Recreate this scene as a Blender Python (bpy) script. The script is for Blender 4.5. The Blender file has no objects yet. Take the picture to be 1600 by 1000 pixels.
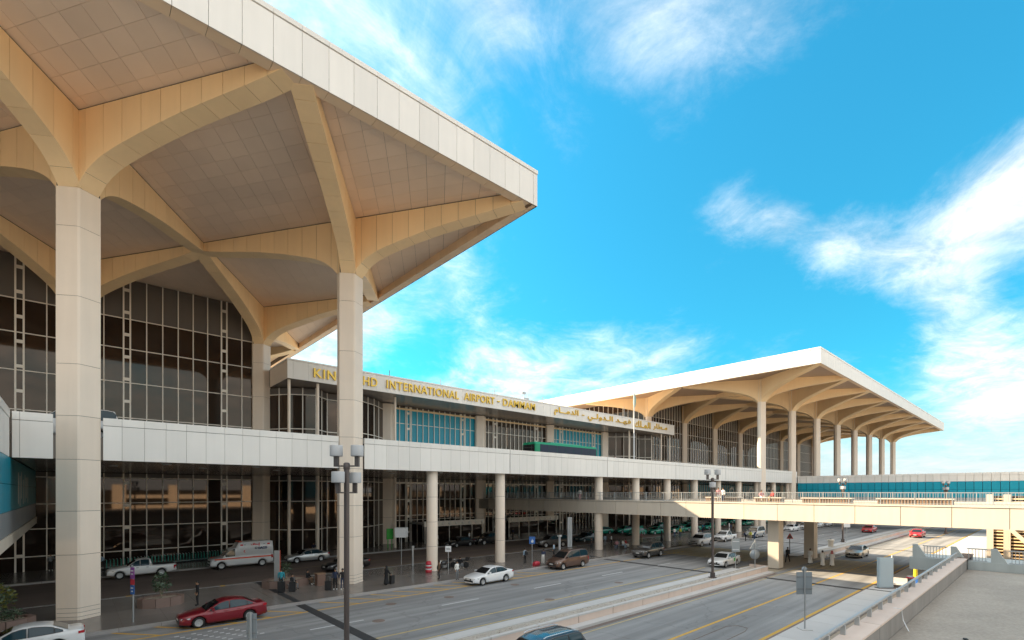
import bpy, bmesh, math, random
from mathutils import Vector, Matrix
random.seed(7)
scene = bpy.context.scene
COL = scene.collection
R = math.radians
# ------------------------------------------------------------------ camera
cam_d = bpy.data.cameras.new('camera'); cam = bpy.data.objects.new('camera', cam_d); COL.objects.link(cam)
cam.location = (0, 0, 8.1); cam.rotation_euler = (R(90), 0, R(47.63 - 90))
cam_d.sensor_width = 36.0; cam_d.lens = 17.2; cam_d.shift_x = -0.0064; cam_d.shift_y = 0.1677
cam_d.clip_start = 0.1; cam_d.clip_end = 6000
scene.camera = cam
# ------------------------------------------------------------------ light
SUN_EL, SUN_AZ = 27.2, -22.1          # azimuth measured from +Y towards +X
sun_d = bpy.data.lights.new('sun', 'SUN'); sun = bpy.data.objects.new('sun', sun_d); COL.objects.link(sun)
sun_d.energy = 2.1; sun_d.angle = R(0.5); sun_d.color = (1.0, 0.79, 0.53)
sd = Vector((math.sin(R(SUN_AZ)) * math.cos(R(SUN_EL)), math.cos(R(SUN_AZ)) * math.cos(R(SUN_EL)), math.sin(R(SUN_EL))))
sun.rotation_euler = sd.to_track_quat('Z', 'Y').to_euler(); sun.location = (0, 0, 60)
scene.view_settings.view_transform = 'Standard'; scene.view_settings.look = 'None'
scene.cycles.diffuse_bounces = 6; scene.cycles.max_bounces = 12
scene.view_settings.exposure = 2.9; scene.view_settings.gamma = 1.0; scene.view_settings.use_curve_mapping = False

world = bpy.data.worlds.new('World'); scene.world = world; world.use_nodes = True
def build_world():
    nt = world.node_tree; nt.nodes.clear(); N = nt.nodes.new; L = nt.links.new
    out = N('ShaderNodeOutputWorld'); bg = N('ShaderNodeBackground'); L(bg.outputs[0], out.inputs[0])
    sky = N('ShaderNodeTexSky'); sky.sky_type = 'NISHITA'; sky.sun_disc = False
    sky.sun_elevation = R(SUN_EL); sky.sun_rotation = R(SUN_AZ)
    sky.altitude = 0; sky.air_density = 1.0; sky.dust_density = 0.6; sky.ozone_density = 2.5
    tc = N('ShaderNodeTexCoord')
    def vm(op, a, b=None):
        n = N('ShaderNodeVectorMath'); n.operation = op
        for i, x in enumerate((a, b)):
            if x is None: continue
            if isinstance(x, tuple): n.inputs[i].default_value = x
            else: L(x, n.inputs[i])
        return n
    def mt(op, a, b=None, c=None, clamp=False):
        n = N('ShaderNodeMath'); n.operation = op; n.use_clamp = clamp
        for i, x in enumerate((a, b, c)):
            if x is None: continue
            if isinstance(x, (int, float)): n.inputs[i].default_value = x
            else: L(x, n.inputs[i])
        return n.outputs[0]
    d = vm('NORMALIZE', tc.outputs['Generated']).outputs[0]
    sep = N('ShaderNodeSeparateXYZ'); L(d, sep.inputs[0])
    zz = mt('ADD', mt('MAXIMUM', sep.outputs[2], 0.0), 0.22)
    comb = N('ShaderNodeCombineXYZ')
    L(mt('DIVIDE', sep.outputs[0], zz), comb.inputs[0]); L(mt('DIVIDE', sep.outputs[1], zz), comb.inputs[1])
    def noise(scale, detail, rough, dist, off):
        n = N('ShaderNodeTexNoise'); n.inputs['Scale'].default_value = scale; n.inputs['Detail'].default_value = detail
        n.inputs['Roughness'].default_value = rough; n.inputs['Distortion'].default_value = dist
        L(vm('ADD', comb.outputs[0], off).outputs[0], n.inputs['Vector']); return n.outputs[0]
    n1 = noise(1.35, 12, 0.66, 0.7, (3.1, 7.7, 0)); n2 = noise(5.5, 10, 0.66, 0.8, (1.2, 0.4, 2.0)); n3 = noise(19., 8, 0.7, 0.4, (4.2, 1.4, 5.0))
    dens = mt('ADD', mt('ADD', mt('MULTIPLY', n1, 0.64), mt('MULTIPLY', n2, 0.25)), mt('MULTIPLY', n3, 0.11))
    # cloud banks; negative weights clear the added cover in view: (pixel of the photo -> direction), angular radius, weight
    a = R(47.63); s, c = math.sin(a), math.cos(a)
    def dirpx(u, v):
        x = (u - 810.2) / 764.4; y = -(v - 768.3) / 764.4
        return Vector((s * x + c, -c * x + s, y)).normalized()
    m = None
    for (u, v, rad, w) in CLOUDS:
        dp = N('ShaderNodeVectorMath'); dp.operation = 'DOT_PRODUCT'; L(d, dp.inputs[0]); dp.inputs[1].default_value = dirpx(u, v)
        t = mt('MULTIPLY', mt('SUBTRACT', dp.outputs['Value'], 1.0), 1.0 / (1 - math.cos(R(rad))))   # 0 at centre, -1 at radius
        g = mt('MULTIPLY', mt('POWER', 2.718, mt('MULTIPLY', t, 1.6)), w)
        m = g if m is None else mt('ADD', m, g)
    dens = mt('ADD', mt('ADD', dens, m), CLOUD_FILL)
    hz = mt('SUBTRACT', 1.0, mt('MULTIPLY', sep.outputs[2], 4.0), clamp=True)     # paler towards the horizon
    
    mr = N('ShaderNodeMapRange'); mr.interpolation_type = 'SMOOTHSTEP'; L(dens, mr.inputs[0])
    mr.inputs[1].default_value = 0.46; mr.inputs[2].default_value = 1.02; mr.inputs[4].default_value = 0.92
    tint = N('ShaderNodeMix'); tint.data_type = 'RGBA'; tint.blend_type = 'MULTIPLY'; tint.inputs[0].default_value = 1.0
    L(sky.outputs[0], tint.inputs[6])
    gr = N('ShaderNodeMapRange'); L(sep.outputs[2], gr.inputs[0]); gr.inputs[1].default_value = 0.; gr.inputs[2].default_value = .62; gr.inputs[3].default_value = .62; gr.inputs[4].default_value = 1.06
    gs = N('ShaderNodeVectorMath'); gs.operation = 'SCALE'; gs.inputs[0].default_value = SKY_TINT[:3]; L(gr.outputs[0], gs.inputs['Scale']); L(gs.outputs[0], tint.inputs[7])
    mx = N('ShaderNodeMix'); mx.data_type = 'RGBA'; L(mr.outputs[0], mx.inputs[0])
    L(tint.outputs[2], mx.inputs[6])
    cs = N('ShaderNodeMapRange'); L(mt('ADD', mt('MULTIPLY', n2, .6), mt('MULTIPLY', noise(2.6, 8, .6, .5, (8.2, 3.4, 1.0)), .4)), cs.inputs[0]); cs.inputs[1].default_value = .36; cs.inputs[2].default_value = .62; cs.inputs[3].default_value = .62; cs.inputs[4].default_value = 1.22
    cv = N('ShaderNodeVectorMath'); cv.operation = 'SCALE'; cv.inputs[0].default_value = CLOUD_COL[:3]; L(cs.outputs[0], cv.inputs['Scale']); L(cv.outputs[0], mx.inputs[7])
    hm = N('ShaderNodeMapRange'); hm.interpolation_type = 'SMOOTHSTEP'; L(sep.outputs[2], hm.inputs[0])
    hm.inputs[1].default_value = .20; hm.inputs[2].default_value = -.02; hm.inputs[3].default_value = 0.; hm.inputs[4].default_value = .92
    mh = N('ShaderNodeMix'); mh.data_type = 'RGBA'; L(hm.outputs[0], mh.inputs[0]); L(mx.outputs[2], mh.inputs[6]); mh.inputs[7].default_value = HAZE_COL
    L(mh.outputs[2], bg.inputs[0]); bg.inputs[1].default_value = SKY_STR
CLOUDS = [(1150, 340, 44, -.38), (600, 200, 17, -.12), (540, 40, 5, .05), (640, 110, 5, .08), (700, 190, 4, .07), (780, 10, 4, .10), (1060, 70, 6, .05), (1210, 60, 4, .06), (1270, 70, 3, .05),
          (1140, 325, 3.2, .17), (1220, 350, 3.4, .22), (1310, 385, 3.6, .26), (1400, 425, 3.8, .18), (1490, 370, 4, .15), (1570, 280, 4.5, .17), (1480, 450, 3.5, .12),
          (1590, 320, 4, .10), (1490, 500, 3, .12), (1550, 530, 4, .12), (1530, 620, 4, .10), (1450, 565, 3, .04), (1590, 640, 4, .06), (1420, 640, 5, -.06), (1380, 520, 4, -.08),
          (820, 585, 4, .06), (960, 560, 4.5, .11), (1050, 540, 4.2, .13), (640, 560, 8, -.16), (730, 530, 4, .02), (660, 520, 5, -.08),
          (950, 220, 8, -.10), (840, 440, 8, -.16), (1000, 430, 7, -.14), (1450, 110, 12, -.20), (1300, 230, 6, -.12), (1170, 470, 6, -.14), (1590, 450, 3, -.16), (1340, 510, 5, -.14), (880, 120, 5, -.06)]
CLOUD_FILL = .36; SKY_TINT = (0.15, .81, .81, 1); CLOUD_COL = (4.95, 4.65, 4.25, 1); HAZE_COL = (2.35, 2.5, 2.65, 1); SKY_STR = 0.05  # overall cloud cover added beyond the view to whiten light in the shade
build_world()

# ------------------------------------------------------------------ materials
def mat(name, col, rough=.6, metal=0., var=.12, vscale=.6, bump=0., bscale=8., streak=0., rnd=0., spec=None, ior=None, fine=0., fscale=20., coat=0., emit=None):
    m = bpy.data.materials.new(name); m.use_nodes = True; nt = m.node_tree; N = nt.nodes.new; L = nt.links.new
    b = nt.nodes['Principled BSDF']; b.inputs['Roughness'].default_value = rough; b.inputs['Metallic'].default_value = metal
    if ior: b.inputs['IOR'].default_value = ior
    if spec is not None: b.inputs['Specular IOR Level'].default_value = spec
    if coat: b.inputs['Coat Weight'].default_value = coat; b.inputs['Coat Roughness'].default_value = .04
    b.inputs['Base Color'].default_value = (*col, 1)
    if emit: b.inputs['Emission Color'].default_value = (*col, 1); b.inputs['Emission Strength'].default_value = emit
    if not (var or streak or rnd or fine or bump): return m
    geo = N('ShaderNodeNewGeometry')
    fac = None
    def addf(x, amt):
        nonlocal fac
        ml = N('ShaderNodeMath'); ml.operation = 'MULTIPLY_ADD'; L(x, ml.inputs[0]); ml.inputs[1].default_value = 2 * amt; ml.inputs[2].default_value = -amt
        if fac is None: fac = ml.outputs[0]
        else:
            ad = N('ShaderNodeMath'); ad.operation = 'ADD'; L(fac, ad.inputs[0]); L(ml.outputs[0], ad.inputs[1]); fac = ad.outputs[0]
    def nz(scale, detail, vec):
        n = N('ShaderNodeTexNoise'); n.inputs['Scale'].default_value = scale; n.inputs['Detail'].default_value = detail; L(vec, n.inputs['Vector']); return n.outputs[0]
    if var: addf(nz(vscale, 6, geo.outputs['Position']), var)
    if fine: addf(nz(fscale, 3, geo.outputs['Position']), fine)
    if streak:
        mp = N('ShaderNodeMapping'); mp.inputs['Scale'].default_value = (1.6, 1.6, .12); L(geo.outputs['Position'], mp.inputs[0]); addf(nz(1.5, 5, mp.outputs[0]), streak)
    if rnd:
        oi = N('ShaderNodeObjectInfo'); addf(oi.outputs['Random'], rnd)
    ad = N('ShaderNodeMath'); ad.operation = 'ADD'; ad.inputs[1].default_value = 1.0
    if fac is not None:
        L(fac, ad.inputs[0])
        mx = N('ShaderNodeVectorMath'); mx.operation = 'SCALE'; mx.inputs[0].default_value = col; L(ad.outputs[0], mx.inputs['Scale'])
        L(mx.outputs[0], b.inputs['Base Color'])
    if bump:
        bp = N('ShaderNodeBump'); bp.inputs['Strength'].default_value = bump; bp.inputs['Distance'].default_value = .02
        L(nz(bscale, 6, geo.outputs['Position']), bp.inputs['Height']); L(bp.outputs[0], b.inputs['Normal'])
    return m
def asphalt(name, col, worn):
    m = mat(name, col, .8, var=.16, vscale=.35, fine=.14, fscale=14, bump=.25, bscale=30)
    nt = m.node_tree; N = nt.nodes.new; L = nt.links.new; b = nt.nodes['Principled BSDF']
    src = b.inputs['Base Color'].links[0].from_socket
    geo = N('ShaderNodeNewGeometry'); mp = N('ShaderNodeMapping'); mp.inputs['Scale'].default_value = (.05, 1.1, 1); L(geo.outputs['Position'], mp.inputs[0])
    n = N('ShaderNodeTexNoise'); n.inputs['Scale'].default_value = 1.0; n.inputs['Detail'].default_value = 4; L(mp.outputs[0], n.inputs['Vector'])
    n2 = N('ShaderNodeTexNoise'); n2.inputs['Scale'].default_value = .22; n2.inputs['Detail'].default_value = 8; n2.inputs['Roughness'].default_value = .7; L(geo.outputs['Position'], n2.inputs['Vector'])
    r2 = N('ShaderNodeValToRGB'); r2.color_ramp.elements[0].position = .60; r2.color_ramp.elements[1].position = .72; L(n2.outputs[0], r2.inputs[0])
    r1 = N('ShaderNodeMapRange'); r1.inputs[1].default_value = .35; r1.inputs[2].default_value = .65; r1.inputs[3].default_value = 1 - worn; r1.inputs[4].default_value = 1 + worn; L(n.outputs[0], r1.inputs[0])
    sc = N('ShaderNodeVectorMath'); sc.operation = 'SCALE'; L(src, sc.inputs[0]); L(r1.outputs[0], sc.inputs['Scale'])
    dk = N('ShaderNodeMix'); dk.data_type = 'RGBA'; dk.blend_type = 'MULTIPLY'
    ml = N('ShaderNodeMath'); ml.operation = 'MULTIPLY'; ml.inputs[1].default_value = .35; L(r2.outputs[0], ml.inputs[0]); L(ml.outputs[0], dk.inputs[0])
    L(sc.outputs[0], dk.inputs[6]); dk.inputs[7].default_value = (.45, .45, .47, 1)
    vo = N('ShaderNodeTexVoronoi'); vo.feature = 'DISTANCE_TO_EDGE'; vo.inputs['Scale'].default_value = .11
    wn = N('ShaderNodeTexNoise'); wn.inputs['Scale'].default_value = .9; wn.inputs['Detail'].default_value = 6; L(geo.outputs['Position'], wn.inputs['Vector'])
    wa = N('ShaderNodeVectorMath'); wa.operation = 'MULTIPLY_ADD'; L(wn.outputs['Color'], wa.inputs[0]); wa.inputs[1].default_value = (2.2, 2.2, 0); L(geo.outputs['Position'], wa.inputs[2]); L(wa.outputs[0], vo.inputs['Vector'])
    cr = N('ShaderNodeMapRange'); L(vo.outputs['Distance'], cr.inputs[0]); cr.inputs[1].default_value = .002; cr.inputs[2].default_value = .007; cr.inputs[3].default_value = .22; cr.inputs[4].default_value = 0.
    ck = N('ShaderNodeMix'); ck.data_type = 'RGBA'; ck.blend_type = 'MULTIPLY'; L(cr.outputs[0], ck.inputs[0]); L(dk.outputs[2], ck.inputs[6]); ck.inputs[7].default_value = (.25, .25, .26, 1)
    L(ck.outputs[2], b.inputs['Base Color'])
    return m
M = {}
M['panel'] = mat('white_cladding', (.78, .755, .72), .42, var=.05, vscale=.5, streak=.06, rnd=.045)
M['column'] = mat('cream_cladding', (.82, .71, .60), .45, var=.07, vscale=.5, streak=.055, rnd=.04)
M['rib'] = mat('tan_bounce_cladding', (.90, .67, .40), .48, var=.07, vscale=.3, streak=.05, rnd=.04)  # tan, with the warm bounce light on the ribs mixed into the colour
M['beam'] = mat('tan_beam_cladding', (.82, .62, .43), .5, var=.06, vscale=.3, rnd=.05)
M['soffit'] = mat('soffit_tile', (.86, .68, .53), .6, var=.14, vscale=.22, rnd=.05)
M['joint'] = mat('dark_joint', (.07, .055, .045), .9, var=0)
M['roof'] = mat('white_roof_membrane', (.72, .69, .64), .8)
M['glass'] = mat('dark_reflective_glass', (.022, .016, .013), .03, var=0, ior=1.62); M['glass'].node_tree.nodes['Principled BSDF'].inputs['Specular Tint'].default_value = (1, .78, .64, 1)
M['glass_clear'] = mat('bluish_car_glass', (.012, .04, .055), .04, var=0, ior=1.5)
M['glass_dark'] = mat('dark_car_glass', (.012, .014, .016), .04, var=0, ior=1.7)
M['mullion'] = mat('silver_mullion', (.80, .75, .68), .35, metal=.1, var=0)
M['spandrel'] = mat('grey_spandrel', (.10, .088, .08), .4, var=.06, rnd=.04)
M['blue'] = mat('blue_banner', (.0, .30, .43), .35, var=.04, rnd=.05)
M['blue_shaded'] = mat('deck_shaded_banner', (.01, .20, .24), .4, var=.04, rnd=.05)  # darker copy of the blue banner, shade under the deck put into the colour
M['ceil'] = mat('dark_soffit_metal', (.30, .25, .21), .22, var=.1)
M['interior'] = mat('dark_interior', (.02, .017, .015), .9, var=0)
M['asphalt'] = asphalt('grey_asphalt', (.255, .255, .255), .22)
M['asphalt2'] = asphalt('dark_asphalt', (.20, .15, .125), .08)
M['pave'] = mat('polished_paving', (.20, .18, .165), .22, var=.15, vscale=.5, rnd=.06)
M['walk'] = mat('pale_concrete', (.56, .545, .53), .7, var=.08, vscale=.7, fine=.04, rnd=.05)
M['kerb'] = mat('kerb_concrete', (.36, .34, .33), .75, var=.12, vscale=1.5, rnd=.07)
M['conc'] = mat('weathered_concrete', (.345, .305, .26), .9, var=.30, vscale=.5, fine=.32, fscale=11, bump=.8, bscale=12)
M['concw'] = mat('stained_wall_concrete', (.25, .235, .22), .85, var=.2, vscale=.8, streak=.3, bump=.25)
M['concb'] = mat('painted_wall_concrete', (.40, .44, .44), .7, var=.14, vscale=.8, streak=.18, bump=.15)
M['pinkwall'] = mat('pink_wall_concrete', (.66, .53, .45), .75, var=.08, streak=.08, rnd=.04)
M['gravel'] = mat('gravel', (.44, .40, .35), .95, var=.2, vscale=1., fine=.35, fscale=9, bump=.8, bscale=9)
M['dirt'] = mat('planter_dirt', (.40, .33, .26), .95, var=.25, vscale=1., fine=.2, fscale=6, bump=.6, bscale=9)
M['ground'] = mat('desert_ground', (.42, .36, .28), .95, var=.12, vscale=.05)
M['bridge'] = mat('cream_bridge_cladding', (.66, .59, .50), .5, var=.05, streak=.08, rnd=.04)
M['black'] = mat('black_rubber', (.015, .015, .015), .7, var=0)
M['yellow'] = mat('yellow_road_paint', (.62, .36, .05), .7, var=.2, vscale=2.5, fine=.15)
M['paleyellow'] = mat('faded_yellow_paint', (.50, .39, .18), .75, var=.3, vscale=2.5, fine=.2)
M['white'] = mat('white_road_paint', (.62, .63, .64), .7, var=.2, vscale=3, fine=.15)
M['gold'] = mat('gold_letters', (.72, .47, .08), .3, metal=.55, var=0)
M['metal'] = mat('grey_metal', (.32, .33, .34), .4, metal=.6, var=.05)
M['pole'] = mat('brown_pole_paint', (.105, .085, .08), .4, metal=.2, var=.08)
M['galv'] = mat('galvanised_steel', (.45, .47, .48), .4, metal=.5, var=.1)
M['signback'] = mat('sign_back_aluminium', (.33, .37, .40), .4, metal=.4, var=.08)

# ------------------------------------------------------------------ helpers
def setp(o, label=None, cat=None, group=None, kind=None):
    if label: o['label'] = label
    if cat: o['category'] = cat
    if group: o['group'] = group
    if kind: o['kind'] = kind
    return o
def thing(name, label, cat, loc=(0, 0, 0), rz=0., group=None):
    o = bpy.data.objects.new(name, None); COL.objects.link(o); o.location = loc; o.rotation_euler = (0, 0, rz); o.empty_display_size = .3
    return setp(o, label, cat, group)
def wloc(p):
    v = Vector((0, 0, 0))
    while p is not None: v += p.location; p = p.parent
    return v
def part(name, me, parent=None, loc=None, kind=None, world=True):
    """link a mesh as an object; world=True: mesh (and loc) are in world coordinates of an unrotated parent"""
    o = bpy.data.objects.new(name, me); COL.objects.link(o)
    l = Vector(loc) if loc is not None else Vector((0, 0, 0))
    if parent is not None:
        o.parent = parent
        if world: l = l - wloc(parent)
    o.location = l
    if kind: o['kind'] = kind
    return o
class MB:
    def __init__(s): s.v = []; s.f = []; s.m = []; s.ms = []; s.sm = []
    def mi(s, m):
        if m not in s.ms: s.ms.append(m)
        return s.ms.index(m)
    def add(s, vs, fs, m, smooth=False):
        b = len(s.v); s.v += [tuple(v) for v in vs]; i = s.mi(m)
        for f in fs: s.f.append(tuple(b + k for k in f)); s.m.append(i); s.sm.append(smooth)
        return s
    def box(s, x0, x1, y0, y1, z0, z1, m):
        return s.add([(x0, y0, z0), (x1, y0, z0), (x1, y1, z0), (x0, y1, z0), (x0, y0, z1), (x1, y0, z1), (x1, y1, z1), (x0, y1, z1)],
                     [(0, 3, 2, 1), (4, 5, 6, 7), (0, 1, 5, 4), (1, 2, 6, 5), (2, 3, 7, 6), (3, 0, 4, 7)], m)
    def prism(s, poly, z0, z1, m):
        n = len(poly)
        a = sum(poly[i][0] * poly[(i + 1) % n][1] - poly[(i + 1) % n][0] * poly[i][1] for i in range(n))
        if a < 0: poly = poly[::-1]
        vs = [(x, y, z0) for x, y in poly] + [(x, y, z1) for x, y in poly]
        fs = [tuple(range(n))[::-1], tuple(range(n, 2 * n))] + [(i, (i + 1) % n, n + (i + 1) % n, n + i) for i in range(n)]
        return s.add(vs, fs, m)
    def extr(s, poly, d, m, smooth=False):      # 3-D planar polygon pushed along d
        n = len(poly); d = Vector(d); P = [Vector(p) for p in poly]
        vs = P + [p + d for p in P]
        return s.add(vs, [tuple(range(n)), tuple(range(n, 2 * n))[::-1]] + [(i + n, (i + 1) % n + n, (i + 1) % n, i) for i in range(n)], m, smooth)
    def tube(s, pts, r, m, n=8, caps=True, smooth=True):
        P = [Vector(p) for p in pts]; rs = r if isinstance(r, (list, tuple)) else [r] * len(P); vs = []; fs = []
        for i, p in enumerate(P):
            t = (P[min(i + 1, len(P) - 1)] - P[max(i - 1, 0)]).normalized()
            u = t.cross(Vector((0, 0, 1)) if abs(t.z) < .95 else Vector((1, 0, 0))).normalized(); w = t.cross(u)
            for k in range(n):
                a = 2 * math.pi * k / n; vs.append(p + (u * math.cos(a) + w * math.sin(a)) * rs[i])
        for i in range(len(P) - 1):
            for k in range(n):
                k2 = (k + 1) % n; fs.append((i * n + k, (i + 1) * n + k, (i + 1) * n + k2, i * n + k2))
        s.add(vs, fs, m, smooth)
        if caps: s.add(vs[:n], [tuple(range(n))], m); s.add(vs[-n:], [tuple(range(n))[::-1]], m)
        return s
    def loft(s, rings, m, closed=True, caps=True, smooth=True):
        n = len(rings[0]); vs = [v for r in rings for v in r]; fs = []
        for i in range(len(rings) - 1):
            for k in range(n if closed else n - 1):
                k2 = (k + 1) % n; fs.append((i * n + k, i * n + k2, (i + 1) * n + k2, (i + 1) * n + k))
        s.add(vs, fs, m, smooth)
        if caps: s.add(rings[0], [tuple(range(n))[::-1]], m); s.add(rings[-1], [tuple(range(n))], m)
        return s
    def lathe(s, prof, m, n=16, c=(0, 0, 0), smooth=True):    # prof: (radius, z)
        return s.loft([[(c[0] + r * math.cos(2 * math.pi * k / n), c[1] + r * math.sin(2 * math.pi * k / n), c[2] + z) for k in range(n)] for r, z in prof], m, smooth=smooth)
    def xf(s, mtx):
        s.v = [tuple(mtx @ Vector(v)) for v in s.v]; return s
    def mesh(s, name, fix=True):
        me = bpy.data.meshes.new(name); me.from_pydata(s.v, [], s.f); 
        for m in s.ms: me.materials.append(m)
        for p, i, sm in zip(me.polygons, s.m, s.sm): p.material_index = i; p.use_smooth = sm
        if fix:
            bm = bmesh.new(); bm.from_mesh(me); bmesh.ops.recalc_face_normals(bm, faces=bm.faces[:]); bm.to_mesh(me); bm.free()
        me.update(); return me
    def build(s, name, parent=None, loc=None, kind=None, world=True):
        return part(name, s.mesh(name), parent, loc, kind, world)
_cache = {}
def boxmesh(name, sx, sy, sz, m, bev=0.):
    """shared box, origin at its low corner"""
    k = (name, round(sx, 3), round(sy, 3), round(sz, 3), m.name)
    if k not in _cache: _cache[k] = MB().box(0, sx, 0, sy, 0, sz, m).mesh(name)
    return _cache[k]
def boxpart(name, x0, x1, y0, y1, z0, z1, m, parent, kind=None):
    return part(name, boxmesh(name, x1 - x0, y1 - y0, z1 - z0, m), parent, (x0, y0, z0), kind)
def struct(name, mb): return mb.build(name, None, kind='structure')
def copy_tree(o, parent=None):
    c = o.copy(); COL.objects.link(c)
    if parent is not None: c.parent = parent
    for ch in list(o.children): copy_tree(ch, c)
    return c
# ------------------------------------------------------------------ ground, roads (structure)
def sheet(name, x0, x1, y0, y1, z, m):
    return struct(name, MB().add([(x0, y0, z), (x1, y0, z), (x1, y1, z), (x0, y1, z)], [(0, 1, 2, 3)], m))
sheet('ground', -1500, 3000, -1500, 3000, -.03, M['ground'])
sheet('kerbside_road', -200, 420, 22.8, 36.4, 0, M['asphalt'])
sheet('lower_road', -200, 420, 10.4, 18.9, 0.002, M['asphalt'])
sheet('inner_road', -200, 300, 47.6, 60.2, 0, M['asphalt2'])
sheet('far_car_park', 128, 420, 36.4, 70, -.004, M['asphalt'])
def slabrow(name, x0, x1, y0, y1, z0, z1, m, step, hide_from=None):
    """pavement of slabs: a bed (structure) and one child per slab"""
    bed = struct(name, MB().box(x0, x1, y0, y1, z0 - .2, z0, M['joint']))
    return bed
def paving(name, x0, x1, y0, y1, ztop, m, sx, sy, xa, xb, slab='paving_slab', limit=300, gap=.02):
    """pavement: base + slabs as objects between xa..xb, rest joined"""
    base = struct(name, MB().box(x0, x1, y0, y1, -.1, ztop - .015, M['joint']))
    ny = max(1, round((y1 - y0) / sy)); dy = (y1 - y0) / ny
    me = boxmesh(slab, sx - gap, dy - gap, .015, m); rest = MB(); n = 0
    i0 = math.floor(x0 / sx); i1 = math.floor(x1 / sx)
    idx = sorted(range(i0, i1), key=lambda i: abs(i * sx - (xa + xb) / 2))
    for i in idx:
        for j in range(ny):
            X = i * sx; Y = y0 + j * dy
            if xa <= X <= xb and n < limit: part(slab, me, base, (X, Y, ztop - .015)); n += 1
            else: rest.box(X, X + sx - gap, Y, Y + dy - gap, ztop - .015, ztop, m)
    if rest.v: rest.build(slab, base, kind='stuff')
    return base
paving('kerbside_pavement', -60, 128, 36.75, 47.3, .15, M['pave'], 2.2, 2.6, -8, 66, limit=280)
paving('terminal_pavement', -60, 128, 60.5, 68.9, .15, M['pave'], 2.2, 2.8, -8, 60, limit=90)
def kerb(name, x0, x1, y0, y1, z, m, step=2.0, near=(0, 60), limit=60):
    base = struct(name, MB().box(x0, x1, y0 + .03, y1 - .03, -.1, z - .02, M['joint'])); rest = MB(); n = 0
    me = boxmesh('kerb_stone', step - .02, y1 - y0, z + .1, m)
    for i in range(int((x1 - x0) / step)):
        X = x0 + i * step
        if near[0] <= X <= near[1] and n < limit: part('kerb_stone', me, base, (X, y0, -.1)); n += 1
        else: rest.box(X, X + step - .02, y0, y1, -.1, z, m)
    rest.build('kerb_stone', base, kind='stuff')
kerb('kerbside_kerb', -60, 128, 36.42, 36.74, .16, M['kerb'], near=(-2, 60))
kerb('island_kerb', -60, 128, 47.31, 47.6, .16, M['kerb'], near=(-2, 40), limit=20)
kerb('terminal_kerb', -60, 128, 60.2, 60.49, .16, M['kerb'], near=(-2, 40), limit=20)
# median between the kerbside road and the lower road
MX0, MX1 = -60, 51.5
def median(x0, x1, tag_near):
    paving('median_walk', x0, x1, 21.32, 22.78, .15, M['walk'], 3.0, 1.46, -5, 60, slab='walk_slab', limit=25)
    struct('median_gutter', MB().box(x0, x1, 18.45, 18.78, .0, .012, M['asphalt2']))
    struct('median_ledge', MB().box(x0, x1, 18.80, 19.42, -.1, .16, M['walk']))
    struct('median_gravel_bed', MB().box(x0, x1, 19.62, 21.05, -.1, .36, M['gravel']))
    struct('median_kerb', MB().box(x0, x1, 21.06, 21.31, -.1, .42, M['walk']))
    w = MB().box(x0, x1, 19.46, 19.60, -.1, .5, M['joint']).build('median_wall', thing('median_wall', 'low pink concrete retaining wall along the gravel median' if tag_near else 'sunlit low pink wall along the median beyond the footbridge', 'wall', ((x0 + x1) / 2, 19.5, 0)))
    p = w.parent; n = 0; k = 3.42; X = x0 + .6
    me = boxmesh('wall_panel', k - .05, .19, .56, M['pinkwall']); mc = boxmesh('wall_coping', k - .05, .26, .09, M['walk'])
    while X < x1 - .1:
        l = min(k, x1 - X)
        if l > k - .01: part('wall_panel', me, p, (X, 19.43, 0)); part('wall_coping', mc, p, (X, 19.40, .57))
        else: boxpart('wall_panel', X, x1, 19.43, 19.62, 0, .56, M['pinkwall'], p); boxpart('wall_coping', X, x1, 19.40, 19.66, .57, .66, M['walk'], p)
        X += k
    boxpart('wall_panel', x1, x1 + .15, 19.43, 21.2, 0, .66, M['pinkwall'], p)
median(MX0, MX1, True); median(68.5, 330, False)
rg = random.Random(3)
st = MB()
for i in range(900):       # loose stones of the gravel bed
    x = rg.uniform(5, 50); y = rg.uniform(19.75, 20.95); r = rg.uniform(.03, .09); a = rg.uniform(0, 3)
    st.add([(x + r * math.cos(a), y + r * math.sin(a), .36), (x + r * math.cos(a + 2.1), y + r * math.sin(a + 2.1), .36), (x + r * math.cos(a + 4.2), y + r * math.sin(a + 4.2), .36), (x, y, .36 + r * .8)],
           [(0, 1, 3), (1, 2, 3), (2, 0, 3)], M['gravel'])
st.build('gravel_stone', None, kind='stuff')
# right-hand walk, planter strip
paving('roadside_walk', -40, 52, 8.62, 10.40, .15, M['walk'], 2.4, 1.78, 8, 52, slab='walk_slab', limit=25)
sheet('roadside_walk_far', 52.01, 400, 4.3, 10.4, .15, M['walk'])
struct('roadside_gutter', MB().box(-60, 300, 10.41, 10.68, 0, .012, M['asphalt2']))
kerb('planter_kerb', -40, 50, 8.38, 8.61, .26, M['walk'], near=(10, 50), limit=25)
struct('planter_bed', MB().box(-40, 49.8, 4.3, 8.36, -.1, .12, M['dirt']))
struct('planter_end_kerb', MB().box(49.82, 50.1, 4.3, 8.6, -.1, .26, M['walk']))
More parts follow.
